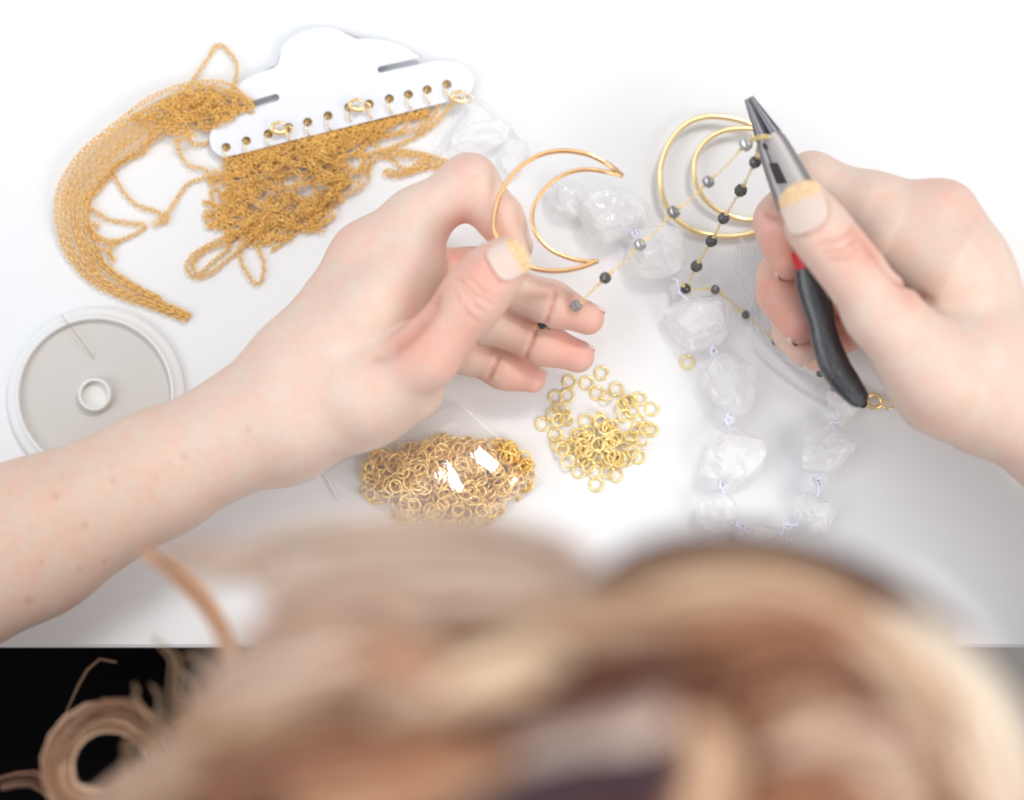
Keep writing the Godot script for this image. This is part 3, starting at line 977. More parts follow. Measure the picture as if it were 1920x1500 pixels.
	add.call([Vector3(0, 1470, 60), Vector3(60, 1460, 60), Vector3(110, 1490, 70), Vector3(150, 1530, 80)], [14, 18, 14], [srgb(120, 92, 78), srgb(96, 70, 60)], 26, 0.0006)
	# loose tendrils over the dark lap
	for k in 16:
		var x := rng.randf_range(215, 390)
		var y := rng.randf_range(1240, 1440)
		var r := rng.randf_range(16, 50)
		var a0 := rng.randf() * TAU
		var pts := []
		for j in 7:
			var a := a0 + j * rng.randf_range(0.35, 0.75)
			pts.append(Vector3(x + cos(a) * r + j * 9, y + sin(a) * r * 1.2 + j * 9, 130 + j * 10))
		add.call(pts, [4, 10, 8], [srgb(150, 124, 96), srgb(176, 146, 114), srgb(96, 74, 56)], 3, 0.00025)
	add.call([Vector3(120, 1345, 60), Vector3(150, 1278, 60), Vector3(176, 1240, 60), Vector3(196, 1236, 60), Vector3(222, 1242, 60)], [2, 3, 2], [srgb(96, 76, 56)], 2, 0.0003)

# ------------------------------------------------------------------ pliers
func loft(b: MB, secs: Array, sides := 28, col := Color(1, 1, 1)) -> void:
	# secs: [centre, half width across (vector), half height (vector), squareness]
	var first := b.v.size()
	for k in secs.size():
		var s: Array = secs[k]
		var t: Vector3 = (secs[mini(k + 1, secs.size() - 1)][0] - secs[maxi(k - 1, 0)][0]).normalized()
		for j in sides:
			var a := TAU * j / sides
			var e: float = s[3]
			var cx := signf(cos(a)) * pow(absf(cos(a)), e)
			var cy := signf(sin(a)) * pow(absf(sin(a)), e)
			var o: Vector3 = s[1] * cx + s[2] * cy
			var nn: Vector3 = (s[1] / s[1].length_squared() * signf(cos(a)) * pow(absf(cos(a)), 2.0 - e) + s[2] / s[2].length_squared() * signf(sin(a)) * pow(absf(sin(a)), 2.0 - e)).normalized()
			b.add(s[0] + o, nn, col)
	for k in secs.size() - 1:
		for j in sides:
			var j2 := (j + 1) % sides
			b.quad(first + k * sides + j, first + k * sides + j2, first + (k + 1) * sides + j2, first + (k + 1) * sides + j)
	for e in 2:
		var k: int = 0 if e == 0 else secs.size() - 1
		var nn: Vector3 = (secs[0][0] - secs[1][0] if e == 0 else secs[k][0] - secs[k - 1][0]).normalized()
		var m := b.add(secs[k][0], nn, col)
		var q := b.v.size()
		for j in sides: b.add(b.v[first + k * sides + j], nn, col)
		for j in sides:
			var j2 := (j + 1) % sides
			if e == 0: b.tri(m, q + j2, q + j)
			else: b.tri(m, q + j, q + j2)

func pliers() -> void:
	var root := base("pliers")
	tag(root, "round nose pliers with black grips and dark conical jaws held between thumb and fingers", "pliers")
	var tip := P(1404, 184, 64)
	var root_j := P(1441, 255, 64)
	var ax := (root_j - tip).normalized()
	var side := Vector3.UP.cross(ax).normalized() * -1.0
	if side.x < 0.0: side = -side
	var up := ax.cross(side).normalized()
	if up.y < 0.0: up = -up
	var u := U(tip)
	for s: float in [-1.0, 1.0]:
		var b := MB.new()
		var secs := []
		for k in 11:
			var t := k / 10.0
			var r := lerpf(4.6, 13.2, t) * u
			var c := tip.lerp(root_j + ax * 4 * u, t) + side * s * (r * 0.98 + 0.00006)
			secs.append([c, side * r, up * r, 1.0])
		loft(b, secs, 20)
		obj("jaw", b.mesh(M.jaw), root)
	# box joint, widening towards the handles
	var far := P(1494, 372, 63)
	var bx := MB.new()
	var secs2 := []
	for k in 13:
		var t := k / 12.0
		var w := lerpf(24.5, 42.0, pow(t, 0.65)) * u
		var chamfer := 0.9 if k == 0 else 1.0
		secs2.append([root_j.lerp(far, t), side * w * chamfer, up * lerpf(19, 24, t) * u * chamfer, 0.72])
	secs2.append([far.lerp(P(1530, 440, 62), 0.6), side * 34 * u, up * 20 * u, 0.8])
	loft(bx, secs2, 40)
	obj("box_joint", bx.mesh(M.steel), root)
	# dark plugs paint the shade inside the joint's slot and hole, fine seam between
	joint_mark(root, "joint_slot_shade", [Vector2(1441, 306), Vector2(1458, 305), Vector2(1476, 343), Vector2(1456, 344)], M.dark)
	joint_mark(root, "joint_hole_shade", [Vector2(1429, 269), Vector2(1434, 267), Vector2(1440, 275), Vector2(1439, 281), Vector2(1434, 281), Vector2(1430, 276)], M.dark)
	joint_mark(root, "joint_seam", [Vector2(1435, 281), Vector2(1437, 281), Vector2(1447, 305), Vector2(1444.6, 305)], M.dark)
	# handles
	var g1 := [Vector3(1500, 455, 62), Vector3(1511, 500, 62), Vector3(1524, 545, 62), Vector3(1537, 590, 61), Vector3(1548, 640, 60), Vector3(1567, 690, 59), Vector3(1596, 730, 58), Vector3(1608, 744, 58)]
	grip(root, g1, [13, 17, 28, 28, 24, 26, 28, 26, 20])
	var g2 := [Vector3(1540, 452, 62), Vector3(1580, 500, 58), Vector3(1640, 560, 54), Vector3(1690, 630, 52), Vector3(1720, 700, 52)]
	grip(root, g2, [13, 20, 26, 26, 22])
	var cl := MB.new()
	tube(cl, smooth_path(pxpath([Vector3(1500, 470, 62.5), Vector3(1507, 486, 62.5), Vector3(1513, 502, 62.5)]), 0.0008), [19 * u, 20.5 * u, 20 * u], Color(1, 1, 1), 20)
	obj("red_collar", cl.mesh(M.red), root)

func grip(root: Node3D, pts: Array, radii: Array) -> void:
	var path := smooth_path(pxpath(pts), 0.0012)
	var u := U(path[0])
	var rr := []
	for r: float in radii: rr.append(r * 1.07 * u)
	var b := MB.new()
	tube(b, path, rr, Color(1, 1, 1), 24, false, Vector2(1.0, 0.85))
	# rounded end
	var e := path[path.size() - 1]
	var d := (e - path[path.size() - 3]).normalized()
	var r0: float = rr[rr.size() - 1]
	var cap := PackedVector3Array()
	var cr := []
	for k in 9:
		var a := k / 8.0 * PI * 0.5
		cap.append(e + d * sin(a) * r0 * 0.9)
		cr.append(maxf(r0 * cos(a), 0.00005))
	tube(b, cap, cr, Color(1, 1, 1), 24, false, Vector2(1.0, 0.85))
	obj("handle_grip", b.mesh(M.grip), root)

func joint_mark(root: Node3D, called: String, poly: Array, m: Material) -> void:
	# a shallow plug set into the upper face of the joint
	var b := MB.new()
	var top := []
	var low := []
	for p: Vector2 in poly:
		var h := 67.75 if called != "joint_slot_shade" else 67.7
		top.append(P(p.x, p.y, h))
		low.append(P(p.x, p.y, h - 3.0))
	var c := Vector3.ZERO
	for p: Vector3 in top: c += p / top.size()
	var m0 := b.add(c, Vector3.UP, Color(1, 1, 1))
	for k in top.size():
		var k2: int = (k + 1) % top.size()
		var q := b.add(top[k], Vector3.UP, Color(1, 1, 1))
		b.add(top[k2], Vector3.UP, Color(1, 1, 1))
		b.tri(m0, q + 1, q)
		flat_quad(b, top[k], top[k2], low[k2], low[k])
	obj(called, b.mesh(m), root)

# ------------------------------------------------------------------ card and chains
func plan(x: float, y: float, h := 0.0) -> Vector2:
	var p := P(x, y, h)
	return Vector2(p.x, p.z)

func card_and_chains() -> void:
	var h := 4.0
	var outline := [Vector2(393, 262), Vector2(398, 280), Vector2(412, 291), Vector2(432, 292), Vector2(560, 260), Vector2(720, 220), Vector2(862, 184), Vector2(884, 170), Vector2(888, 148), Vector2(872, 126), Vector2(846, 115), Vector2(800, 112), Vector2(770, 94), Vector2(732, 78), Vector2(694, 73), Vector2(668, 72), Vector2(645, 60), Vector2(606, 51), Vector2(562, 62), Vector2(530, 88), Vector2(520, 122), Vector2(486, 136), Vector2(456, 152), Vector2(438, 176), Vector2(428, 214), Vector2(400, 236)]
	var world := []
	for p: Vector2 in outline: world.append(P(p.x, p.y, h))
	var poly := PackedVector2Array()
	var ring_pts := smooth_path(world, 0.0022, true)
	for k in ring_pts.size() - 1: poly.append(Vector2(ring_pts[k].x, -ring_pts[k].z))
	var card := CSGCombiner3D.new()
	card.name = "display_card"
	tag(card, "white plastic necklace card with cloud-shaped top, two slots and a row of holes", "display card")
	var sheet := CSGPolygon3D.new()
	sheet.name = "sheet"
	sheet.polygon = poly
	sheet.mode = CSGPolygon3D.MODE_DEPTH
	sheet.depth = 0.0010
	sheet.rotation_degrees = Vector3(-90, 0, 0)
	sheet.position = Vector3(0, h * 0.001, 0)
	sheet.material = M.card
	card.add_child(sheet)
	var holes := [Vector2(424, 276), Vector2(462, 264), Vector2(503, 251), Vector2(541, 239), Vector2(577, 229), Vector2(615, 217), Vector2(654, 201), Vector2(692, 195), Vector2(730, 185), Vector2(766, 177), Vector2(801, 168), Vector2(838, 158)]
	for p: Vector2 in holes:
		var c := CSGCylinder3D.new()
		c.name = "hole"
		c.radius = 8.6 * U(P(p.x, p.y, h))
		c.height = 0.01
		c.sides = 24
		c.operation = CSGShape3D.OPERATION_SUBTRACTION
		c.position = P(p.x, p.y, h)
		c.material = M.card
		card.add_child(c, true)
	for s: Array in [[Vector2(404, 216), Vector2(517, 183), 7.0], [Vector2(714, 130), Vector2(900, 90), 6.2]]:
		var a := P(s[0].x, s[0].y, h)
		var e := P(s[1].x, s[1].y, h)
		var u := U(a)
		var bx := CSGBox3D.new()
		bx.name = "slot"
		bx.size = Vector3(a.distance_to(e), 0.01, s[2] * 2 * u)
		bx.operation = CSGShape3D.OPERATION_SUBTRACTION
		bx.position = (a + e) * 0.5
		bx.rotation.y = atan2(-(e - a).z, (e - a).x)
		bx.material = M.card
		card.add_child(bx, true)
		for q: Vector3 in [a, e]:
			var c := CSGCylinder3D.new()
			c.name = "slot_end"
			c.radius = s[2] * u * 0.998
			c.height = 0.011
			c.sides = 20
			c.operation = CSGShape3D.OPERATION_SUBTRACTION
			c.position = q
			c.material = M.card
			card.add_child(c, true)
	add_child(card)
	# a ring through each hole, and a few clasps
	for k in holes.size():
		var p: Vector2 = holes[k]
		var b := MB.new()
		var at := P(p.x + 1.5, p.y + 13, h + 0.6)
		var dirn := Vector3(0.25, 0, 1).normalized()
		var z := Vector3(1, 0.35, -0.25).normalized()
		ring(b, at, Basis(dirn, z.cross(dirn).normalized(), z), 0.0027, 0.0022, 0.00035, 16, 6)
		tag(obj("hanging_ring", b.mesh(M.pale_gold)), hole_label(k), "ring", "gold rings through the card holes")
	var cl := 0
	for p: Vector2 in [Vector2(524, 240), Vector2(670, 197), Vector2(862, 182)]:
		clasp(p.x, p.y, h + 2.4, cl)
		cl += 1
	# the long curved bundle: strands side by side from the slot round to the lower end
	var spine := [Vector3(470, 196, 5), Vector3(430, 190, 4), Vector3(370, 196, 4), Vector3(300, 220, 4), Vector3(230, 262, 4), Vector3(175, 310, 3.5), Vector3(143, 360, 3), Vector3(136, 410, 3), Vector3(148, 460, 3), Vector3(180, 505, 2.5), Vector3(230, 540, 2.5), Vector3(290, 568, 2.2), Vector3(350, 592, 2.0)]
	var nrm := [Vector2(0.1, 1), Vector2(0.1, 1), Vector2(0.2, 1), Vector2(0.45, 0.9), Vector2(0.55, 0.8), Vector2(0.75, 0.6), Vector2(0.95, 0.3), Vector2(1, 0), Vector2(0.9, -0.4), Vector2(0.6, -0.75), Vector2(0.45, -0.85), Vector2(0.42, -0.88), Vector2(0.5, -0.85)]
	var wid := [10, 34, 40, 36, 35, 34, 32, 30, 28, 23, 16, 12, 8]
	for s in 8:
		var f := (s - 3.5) / 3.5
		var pts := []
		var lift := rng.randf_range(0, 3.0)
		var stop := spine.size() if s % 3 != 1 else spine.size() - rng.randi_range(1, 3)
		for k in stop:
			var q: Vector3 = spine[k]
			var n2: Vector2 = nrm[k]
			var off: float = f * wid[k] + rng.randf_range(-4, 4) * (1.6 if k < 4 else 0.7)
			pts.append(P(q.x + n2.x * off, q.y + n2.y * off, maxf(1.0, q.z + lift * (1.0 if k < 8 else 0.3) - absf(f) * 1.5)))
		var b := MB.new()
		links(b, pts)
		var nth: String = ["innermost", "second from the inside", "third from the inside", "fourth from the inside", "fourth from the outside", "third from the outside", "second from the outside", "outermost"][7 - s]
		tag(obj("gold_chain", b.mesh(M.gold)), "thin gold chain, %s strand of the curved bundle beside the card" % nth, "chain", "gold chains in the curved bundle")
	# tangle at the slot end of the bundle
	var tb := MB.new()
	for k in 18:
		var pts := []
		var x := rng.randf_range(290, 420)
		var y := 262.0 - (x - 240) * 0.42 + rng.randf_range(-28, 28)
		for j in 6:
			pts.append(P(x, y, rng.randf_range(1.5, 8)))
			x = clampf(x + rng.randf_range(-34, 38), 250, 440)
			y = clampf(y + rng.randf_range(-28, 26), 262 - (x - 240) * 0.45 - 38, 262 - (x - 240) * 0.42 + 42)
		links(tb, pts)
	tag(obj("chain_tangle", tb.mesh(M.gold)), "knotted gold chain massed where the curved bundle meets the card slot", "chain tangle", "", "stuff")
	# strands that leave the bundle, each to be told apart
	stray([Vector3(352, 165, 3), Vector3(372, 135, 2), Vector3(392, 105, 1.5), Vector3(408, 84, 1.5), Vector3(428, 96, 1.5), Vector3(443, 118, 2), Vector3(442, 150, 4), Vector3(432, 170, 6)], "gold chain loop standing up above the bundle, highest on the table")
	stray([Vector3(285, 248, 4), Vector3(270, 285, 2), Vector3(225, 305, 1.5), Vector3(207, 330, 1.5), Vector3(180, 360, 2), Vector3(160, 372, 3)], "gold chain looping across the inside of the curved bundle")
	stray([Vector3(212, 325, 1.5), Vector3(232, 360, 1.5), Vector3(258, 385, 1.5), Vector3(296, 398, 1.5), Vector3(315, 412, 2), Vector3(290, 420, 2), Vector3(312, 400, 2.5), Vector3(330, 375, 1.5), Vector3(352, 345, 1.5), Vector3(385, 332, 2), Vector3(410, 318, 3)], "gold chain sagging between the curved bundle and the big heap")
	stray([Vector3(170, 390, 2), Vector3(205, 412, 1.5), Vector3(240, 418, 1.5), Vector3(272, 424, 1.5), Vector3(240, 445, 1.5), Vector3(205, 452, 2), Vector3(180, 440, 2)], "gold chain making a narrow loop inside the lower bundle")
	stray([Vector3(165, 425, 2), Vector3(182, 420, 2), Vector3(175, 440, 2), Vector3(200, 455, 2), Vector3(222, 452, 2), Vector3(205, 470, 2), Vector3(212, 488, 1.5), Vector3(200, 470, 2.5), Vector3(180, 466, 2)], "small knotted gold chain end inside the bend of the bundle")
	stray([Vector3(330, 240, 3), Vector3(335, 280, 2), Vector3(355, 310, 2), Vector3(385, 318, 2), Vector3(400, 345, 2)], "gold chain dropping from the bundle to the heap, left strand")
	stray([Vector3(350, 240, 3), Vector3(362, 270, 2), Vector3(400, 268, 2), Vector3(418, 290, 3), Vector3(440, 300, 4)], "gold chain passing beside the lower left corner of the card")
	stray([Vector3(490, 400, 4), Vector3(450, 430, 3), Vector3(400, 455, 1.5), Vector3(365, 475, 1.5), Vector3(350, 500, 1.5), Vector3(365, 520, 1.5), Vector3(395, 512, 1.5), Vector3(425, 488, 1.5), Vector3(455, 462, 2), Vector3(490, 425, 4)], "wide gold chain loop hanging below the heap, left one")
	stray([Vector3(470, 410, 4), Vector3(430, 450, 3), Vector3(385, 470, 1.5), Vector3(362, 495, 1.6), Vector3(372, 512, 1.6), Vector3(400, 490, 1.6), Vector3(430, 465, 2)], "inner gold chain loop within the wide loop below the heap")
	stray([Vector3(480, 400, 4), Vector3(456, 440, 3), Vector3(450, 480, 1.5), Vector3(462, 510, 1.5), Vector3(480, 532, 1.5), Vector3(492, 520, 1.5), Vector3(494, 490, 1.5), Vector3(482, 455, 2), Vector3(500, 410, 4)], "long narrow gold chain loop hanging lowest below the heap")
	stray([Vector3(860, 186, 6), Vector3(838, 205, 3), Vector3(815, 232, 2), Vector3(785, 254, 1.5), Vector3(745, 272, 1.5), Vector3(715, 282, 2), Vector3(700, 262, 3), Vector3(690, 245, 5)], "gold chain slanting from the card corner down to the heap")
	stray([Vector3(660, 292, 3), Vector3(700, 288, 1.5), Vector3(740, 282, 1.5), Vector3(790, 288, 1.5), Vector3(835, 302, 1.5), Vector3(850, 304, 1.5)], "gold chain lying towards the bent index finger, upper strand")
	stray([Vector3(690, 335, 1.5), Vector3(694, 310, 1.5), Vector3(712, 296, 1.5), Vector3(738, 300, 1.5), Vector3(760, 318, 2), Vector3(800, 316, 1.5), Vector3(842, 312, 1.5)], "gold chain bending in an arch beside the index finger")
	stray([Vector3(840, 312, 2.5), Vector3(790, 302, 2.5), Vector3(760, 322, 2.8), Vector3(722, 320, 1.6), Vector3(735, 330, 1.6), Vector3(775, 322, 2), Vector3(805, 298, 2.4), Vector3(765, 292, 2), Vector3(730, 290, 2)], "bunched gold chain end near the index finger knuckle")
	# the big heap under the card
	var hb := MB.new()
	for k in 78:
		var pts := []
		var q := heap_point()
		for j in 5:
			var hh := 1.2 + 9.0 * rng.randf() * clampf(1.0 - (Vector2((q.x - 560) / 170.0, (q.y - 340) / 110.0)).length(), 0.08, 1.0)
			pts.append(P(q.x, q.y, hh))
			for tries in 12:
				var r := q + Vector2(rng.randf_range(-55, 60), rng.randf_range(-42, 40))
				if in_heap(r):
					q = r
					break
		links(hb, pts)
	for k in 16:   # strands that run straight out from under the card edge
		var x := 450.0 + k * 25.0
		var y := 296.0 - (x - 430) * 0.25
		links(hb, [P(x, y - 8, 2.8), P(x - 8, y + 14, 3.4), P(x - 30 + rng.randf_range(-20, 20), y + 38, 3), P(x - 60 + rng.randf_range(-20, 20), y + 50, 2)])
	for k in 3:   # strands seen through the holes
		var pts := []
		for p: Vector2 in holes: pts.append(P(p.x + rng.randf_range(-3, 3), p.y + (k - 1) * 6, 1.6 + k * 0.5))
		links(hb, pts)
	for k in 5:
		var y0 := 292.0 + k * 3.2
		var pts := []
		for j in 9:
			var x := 440.0 + j * 45.0
			pts.append(P(x, y0 - (x - 430) * 0.235 + rng.randf_range(-4, 4), 1.6 + rng.randf_range(0, 1.6)))
		links(hb, pts)
	tag(obj("chain_heap", hb.mesh(M.gold)), "large tangled heap of thin gold chain under the card edge", "chain heap", "", "stuff")

func hole_label(k: int) -> String:
	var nth := ["first", "second", "third", "fourth", "fifth", "sixth", "seventh", "eighth", "ninth", "tenth", "eleventh", "last"]
	return "small gold ring through the %s hole of the card, counted from the chain bundle" % nth[k]

func in_heap(p: Vector2) -> bool:
	var edge := 296.0 - (p.x - 430) * 0.25
	if p.y < edge - 4 or p.y > 470: return false
	if Vector2((p.x - 590) / 108.0, (p.y - 318) / 68.0).length() < 1.0: return true
	if Vector2((p.x - 475) / 92.0, (p.y - 395) / 80.0).length() < 1.0 and p.y > 300: return true
	if Vector2((p.x - 465) / 60.0, (p.y - 430) / 38.0).length() < 1.0: return true
	if Vector2((p.x - 570) / 60.0, (p.y - 410) / 34.0).length() < 1.0: return true
	return p.x < 720 and p.x > 420 and p.y < edge + 30

func heap_point() -> Vector2:
	for k in 200:
		var p := Vector2(rng.randf_range(390, 720), rng.randf_range(220, 470))
		if in_heap(p): return p
	return Vector2(560, 340)

func stray(pts: Array, label: String) -> void:
	var b := MB.new()
	links(b, pxpath(pts))
	tag(obj("gold_chain", b.mesh(M.gold)), label, "chain", "loose gold chain strands")

func clasp(x: float, y: float, h: float, k: int) -> void:
	var root := base("lobster_clasp", P(x, y, h))
	root.scale = Vector3.ONE * 0.78
	tag(root, ["small gold lobster clasp on the card near the chain bundle", "small gold lobster clasp at the middle of the card's hole row", "small gold lobster clasp at the card corner near the index finger"][k], "clasp", "gold clasps on the card")
	var b := MB.new()
	var pts := []
	for j in 9:
		var a := j / 8.0 * TAU * 0.8 + 0.6
		pts.append(Vector3(cos(a) * 0.0034, 0.0003 * j, sin(a) * 0.0024))
	tube(b, smooth_path(pts, 0.0005), [0.0011, 0.0013, 0.0009, 0.0006], Color(1, 1, 1), 10)
	obj("hook", b.mesh(M.pale_gold), root)
	var c := MB.new()
	ring(c, Vector3(0.0042, 0.0006, 0.0008), Basis(Vector3(0.9, 0.2, 0.3).normalized(), Vector3(-0.3, 0, 0.9).normalized(), Vector3(0, 1, 0.1).normalized()), 0.0019, 0.0019, 0.0004, 14, 6)
	obj("eyelet", c.mesh(M.pale_gold), root)
	var d := MB.new()
	tube(d, PackedVector3Array([Vector3(-0.0015, 0.002, -0.0015), Vector3(0.0005, 0.0026, -0.0028)]), [0.0005, 0.0004], Color(1, 1, 1), 8)
	obj("lever", d.mesh(M.pale_gold), root)

# ------------------------------------------------------------------ crescents
func frame_tube(pts: Array, step: float, hw: float, hh: float, up: Vector3, b: MB) -> void:
	# square wire with softened edges
	var path := smooth_path(pts, step)
	var secs := []
	for k in path.size():
		var t := (path[mini(k + 1, path.size() - 1)] - path[maxi(k - 1, 0)]).normalized()
		var x := up.cross(t).normalized()
		secs.append([path[k], x * hw, t.cross(x).normalized() * hh, 0.55])
	loft(b, secs, 16)

func crescents() -> void:
	var r1 := base("crescent")
	tag(r1, "open gold crescent moon frame pinched between thumb and index finger", "crescent frame", "gold crescents")
	var h := 61.0
	var tip_a := Vector3(1166, 329, h + 2)
	var tip_b := Vector3(1121, 489, h + 1)
	var outer := [tip_a, Vector3(1140, 308, h), Vector3(1100, 289, h), Vector3(1050, 283, h), Vector3(1005, 294, h), Vector3(966, 322, h), Vector3(939, 364, h), Vector3(927, 412, h), Vector3(932, 444, h), Vector3(950, 474, h), Vector3(975, 492, h), Vector3(1008, 505, h), Vector3(1050, 508, h), Vector3(1090, 501, h), tip_b]
	var inner := [tip_a, Vector3(1135, 322, h), Vector3(1095, 318, h), Vector3(1056, 328, h), Vector3(1024, 352, h), Vector3(1002, 385, h), Vector3(998, 418, h), Vector3(1010, 446, h), Vector3(1035, 470, h), Vector3(1070, 485, h), Vector3(1100, 490, h), tip_b]
	var b := MB.new()
	frame_tube(pxpath(outer), 0.0012, 0.00085, 0.0011, Vector3.UP, b)
	obj("outer_arc", b.mesh(M.rose), r1)
	b = MB.new()
	frame_tube(pxpath(inner), 0.0012, 0.00075, 0.00108, Vector3.UP, b)
	obj("inner_arc", b.mesh(M.rose), r1)
	var r2 := base("crescent")
	tag(r2, "open gold crescent moon frame lying on the table behind the pliers", "crescent frame", "gold crescents")
	h = 6.0
	var ta := Vector3(1424, 243, h)
	var tb := Vector3(1440, 428, 3)
	outer = [ta, Vector3(1400, 230, h), Vector3(1365, 221, h), Vector3(1325, 219, h), Vector3(1286, 233, h), Vector3(1256, 266, h), Vector3(1239, 312, h), Vector3(1240, 358, h), Vector3(1256, 398, 5), Vector3(1290, 427, 4), Vector3(1330, 441, 3), Vector3(1375, 443, 3), Vector3(1410, 437, 3), tb]
	inner = [ta, Vector3(1395, 241, h), Vector3(1355, 246, h), Vector3(1322, 266, h), Vector3(1303, 298, h), Vector3(1303, 338, h), Vector3(1320, 372, 5), Vector3(1352, 398, 4), Vector3(1390, 411, 3), Vector3(1420, 414, 3), tb]
	b = MB.new()
	frame_tube(pxpath(outer), 0.0014, 0.00105, 0.0010, Vector3.UP, b)
	obj("outer_arc", b.mesh(M.pale_gold), r2)
	b = MB.new()
	frame_tube(pxpath(inner), 0.0014, 0.00095, 0.00098, Vector3.UP, b)
	obj("inner_arc", b.mesh(M.pale_gold), r2)

# ------------------------------------------------------------------ crystals
func crystals() -> void:
	var root := base("crystal_strand")
	tag(root, "strand of frosted white quartz nuggets winding across the table on pale thread", "crystal strand")
	# x, y, half width, half depth (plan pixels), turn
	var spots := [[905, 262, 62, 36, 0.2], [1062, 378, 42, 52, 0.6], [1142, 405, 72, 62, 0.1], [1238, 482, 72, 58, 0.5], [1312, 606, 74, 62, 0.15], [1364, 722, 56, 66, 0.7], [1366, 852, 70, 62, 0.3], [1344, 962, 46, 46, 0.9], [1428, 1015, 52, 40, 0.2], [1520, 962, 44, 44, 0.4], [1546, 848, 62, 56, 0.8], [1580, 752, 40, 34, 0.5], [960, 300, 40, 30, 0.9]]
	for k in spots.size():
		var s: Array = spots[k]
		var u := U(P(s[0], s[1], 8))
		var hh: float = minf(s[2], s[3]) * 0.72 * u
		var o := obj("nugget", chunk(Vector3(s[2] * u, hh, s[3] * u), 100 + k, 18, 0.03), root, M.crystal)
		o.position = P(s[0], s[1], 0) + Vector3(0, hh * 0.88, 0)
		o.rotation.y = s[4]
	var ks := [[2, 3], [3, 4], [4, 5], [5, 6], [6, 7], [7, 8], [8, 9], [9, 10], [10, 11]]
	for e: Array in ks:
		var a: Array = spots[e[0]]
		var c: Array = spots[e[1]]
		var p := P(a[0], a[1], 7)
		var q := P(c[0], c[1], 7)
		var mid := (p + q) * 0.5
		var b := MB.new()
		var pts := []
		for j in 7:
			var t := j / 6.0
			pts.append(p.lerp(q, 0.28 + 0.44 * t) + Vector3(sin(t * 9.0) * 0.0011, sin(t * PI) * 0.0012, cos(t * 7.0) * 0.0008))
		tube(b, smooth_path(pts, 0.0006), [0.00055, 0.0007, 0.00055], Color(1, 1, 1), 6)
		for j in 3:
			ring(b, mid + Vector3(rng.randf_range(-0.001, 0.001), 0.001, rng.randf_range(-0.001, 0.001)), Basis.from_euler(Vector3(rng.randf() * 3, rng.randf() * 3, rng.randf() * 3)), 0.0015, 0.0011, 0.0005, 10, 5)
		obj("knotted_thread", b.mesh(M.thread), root)

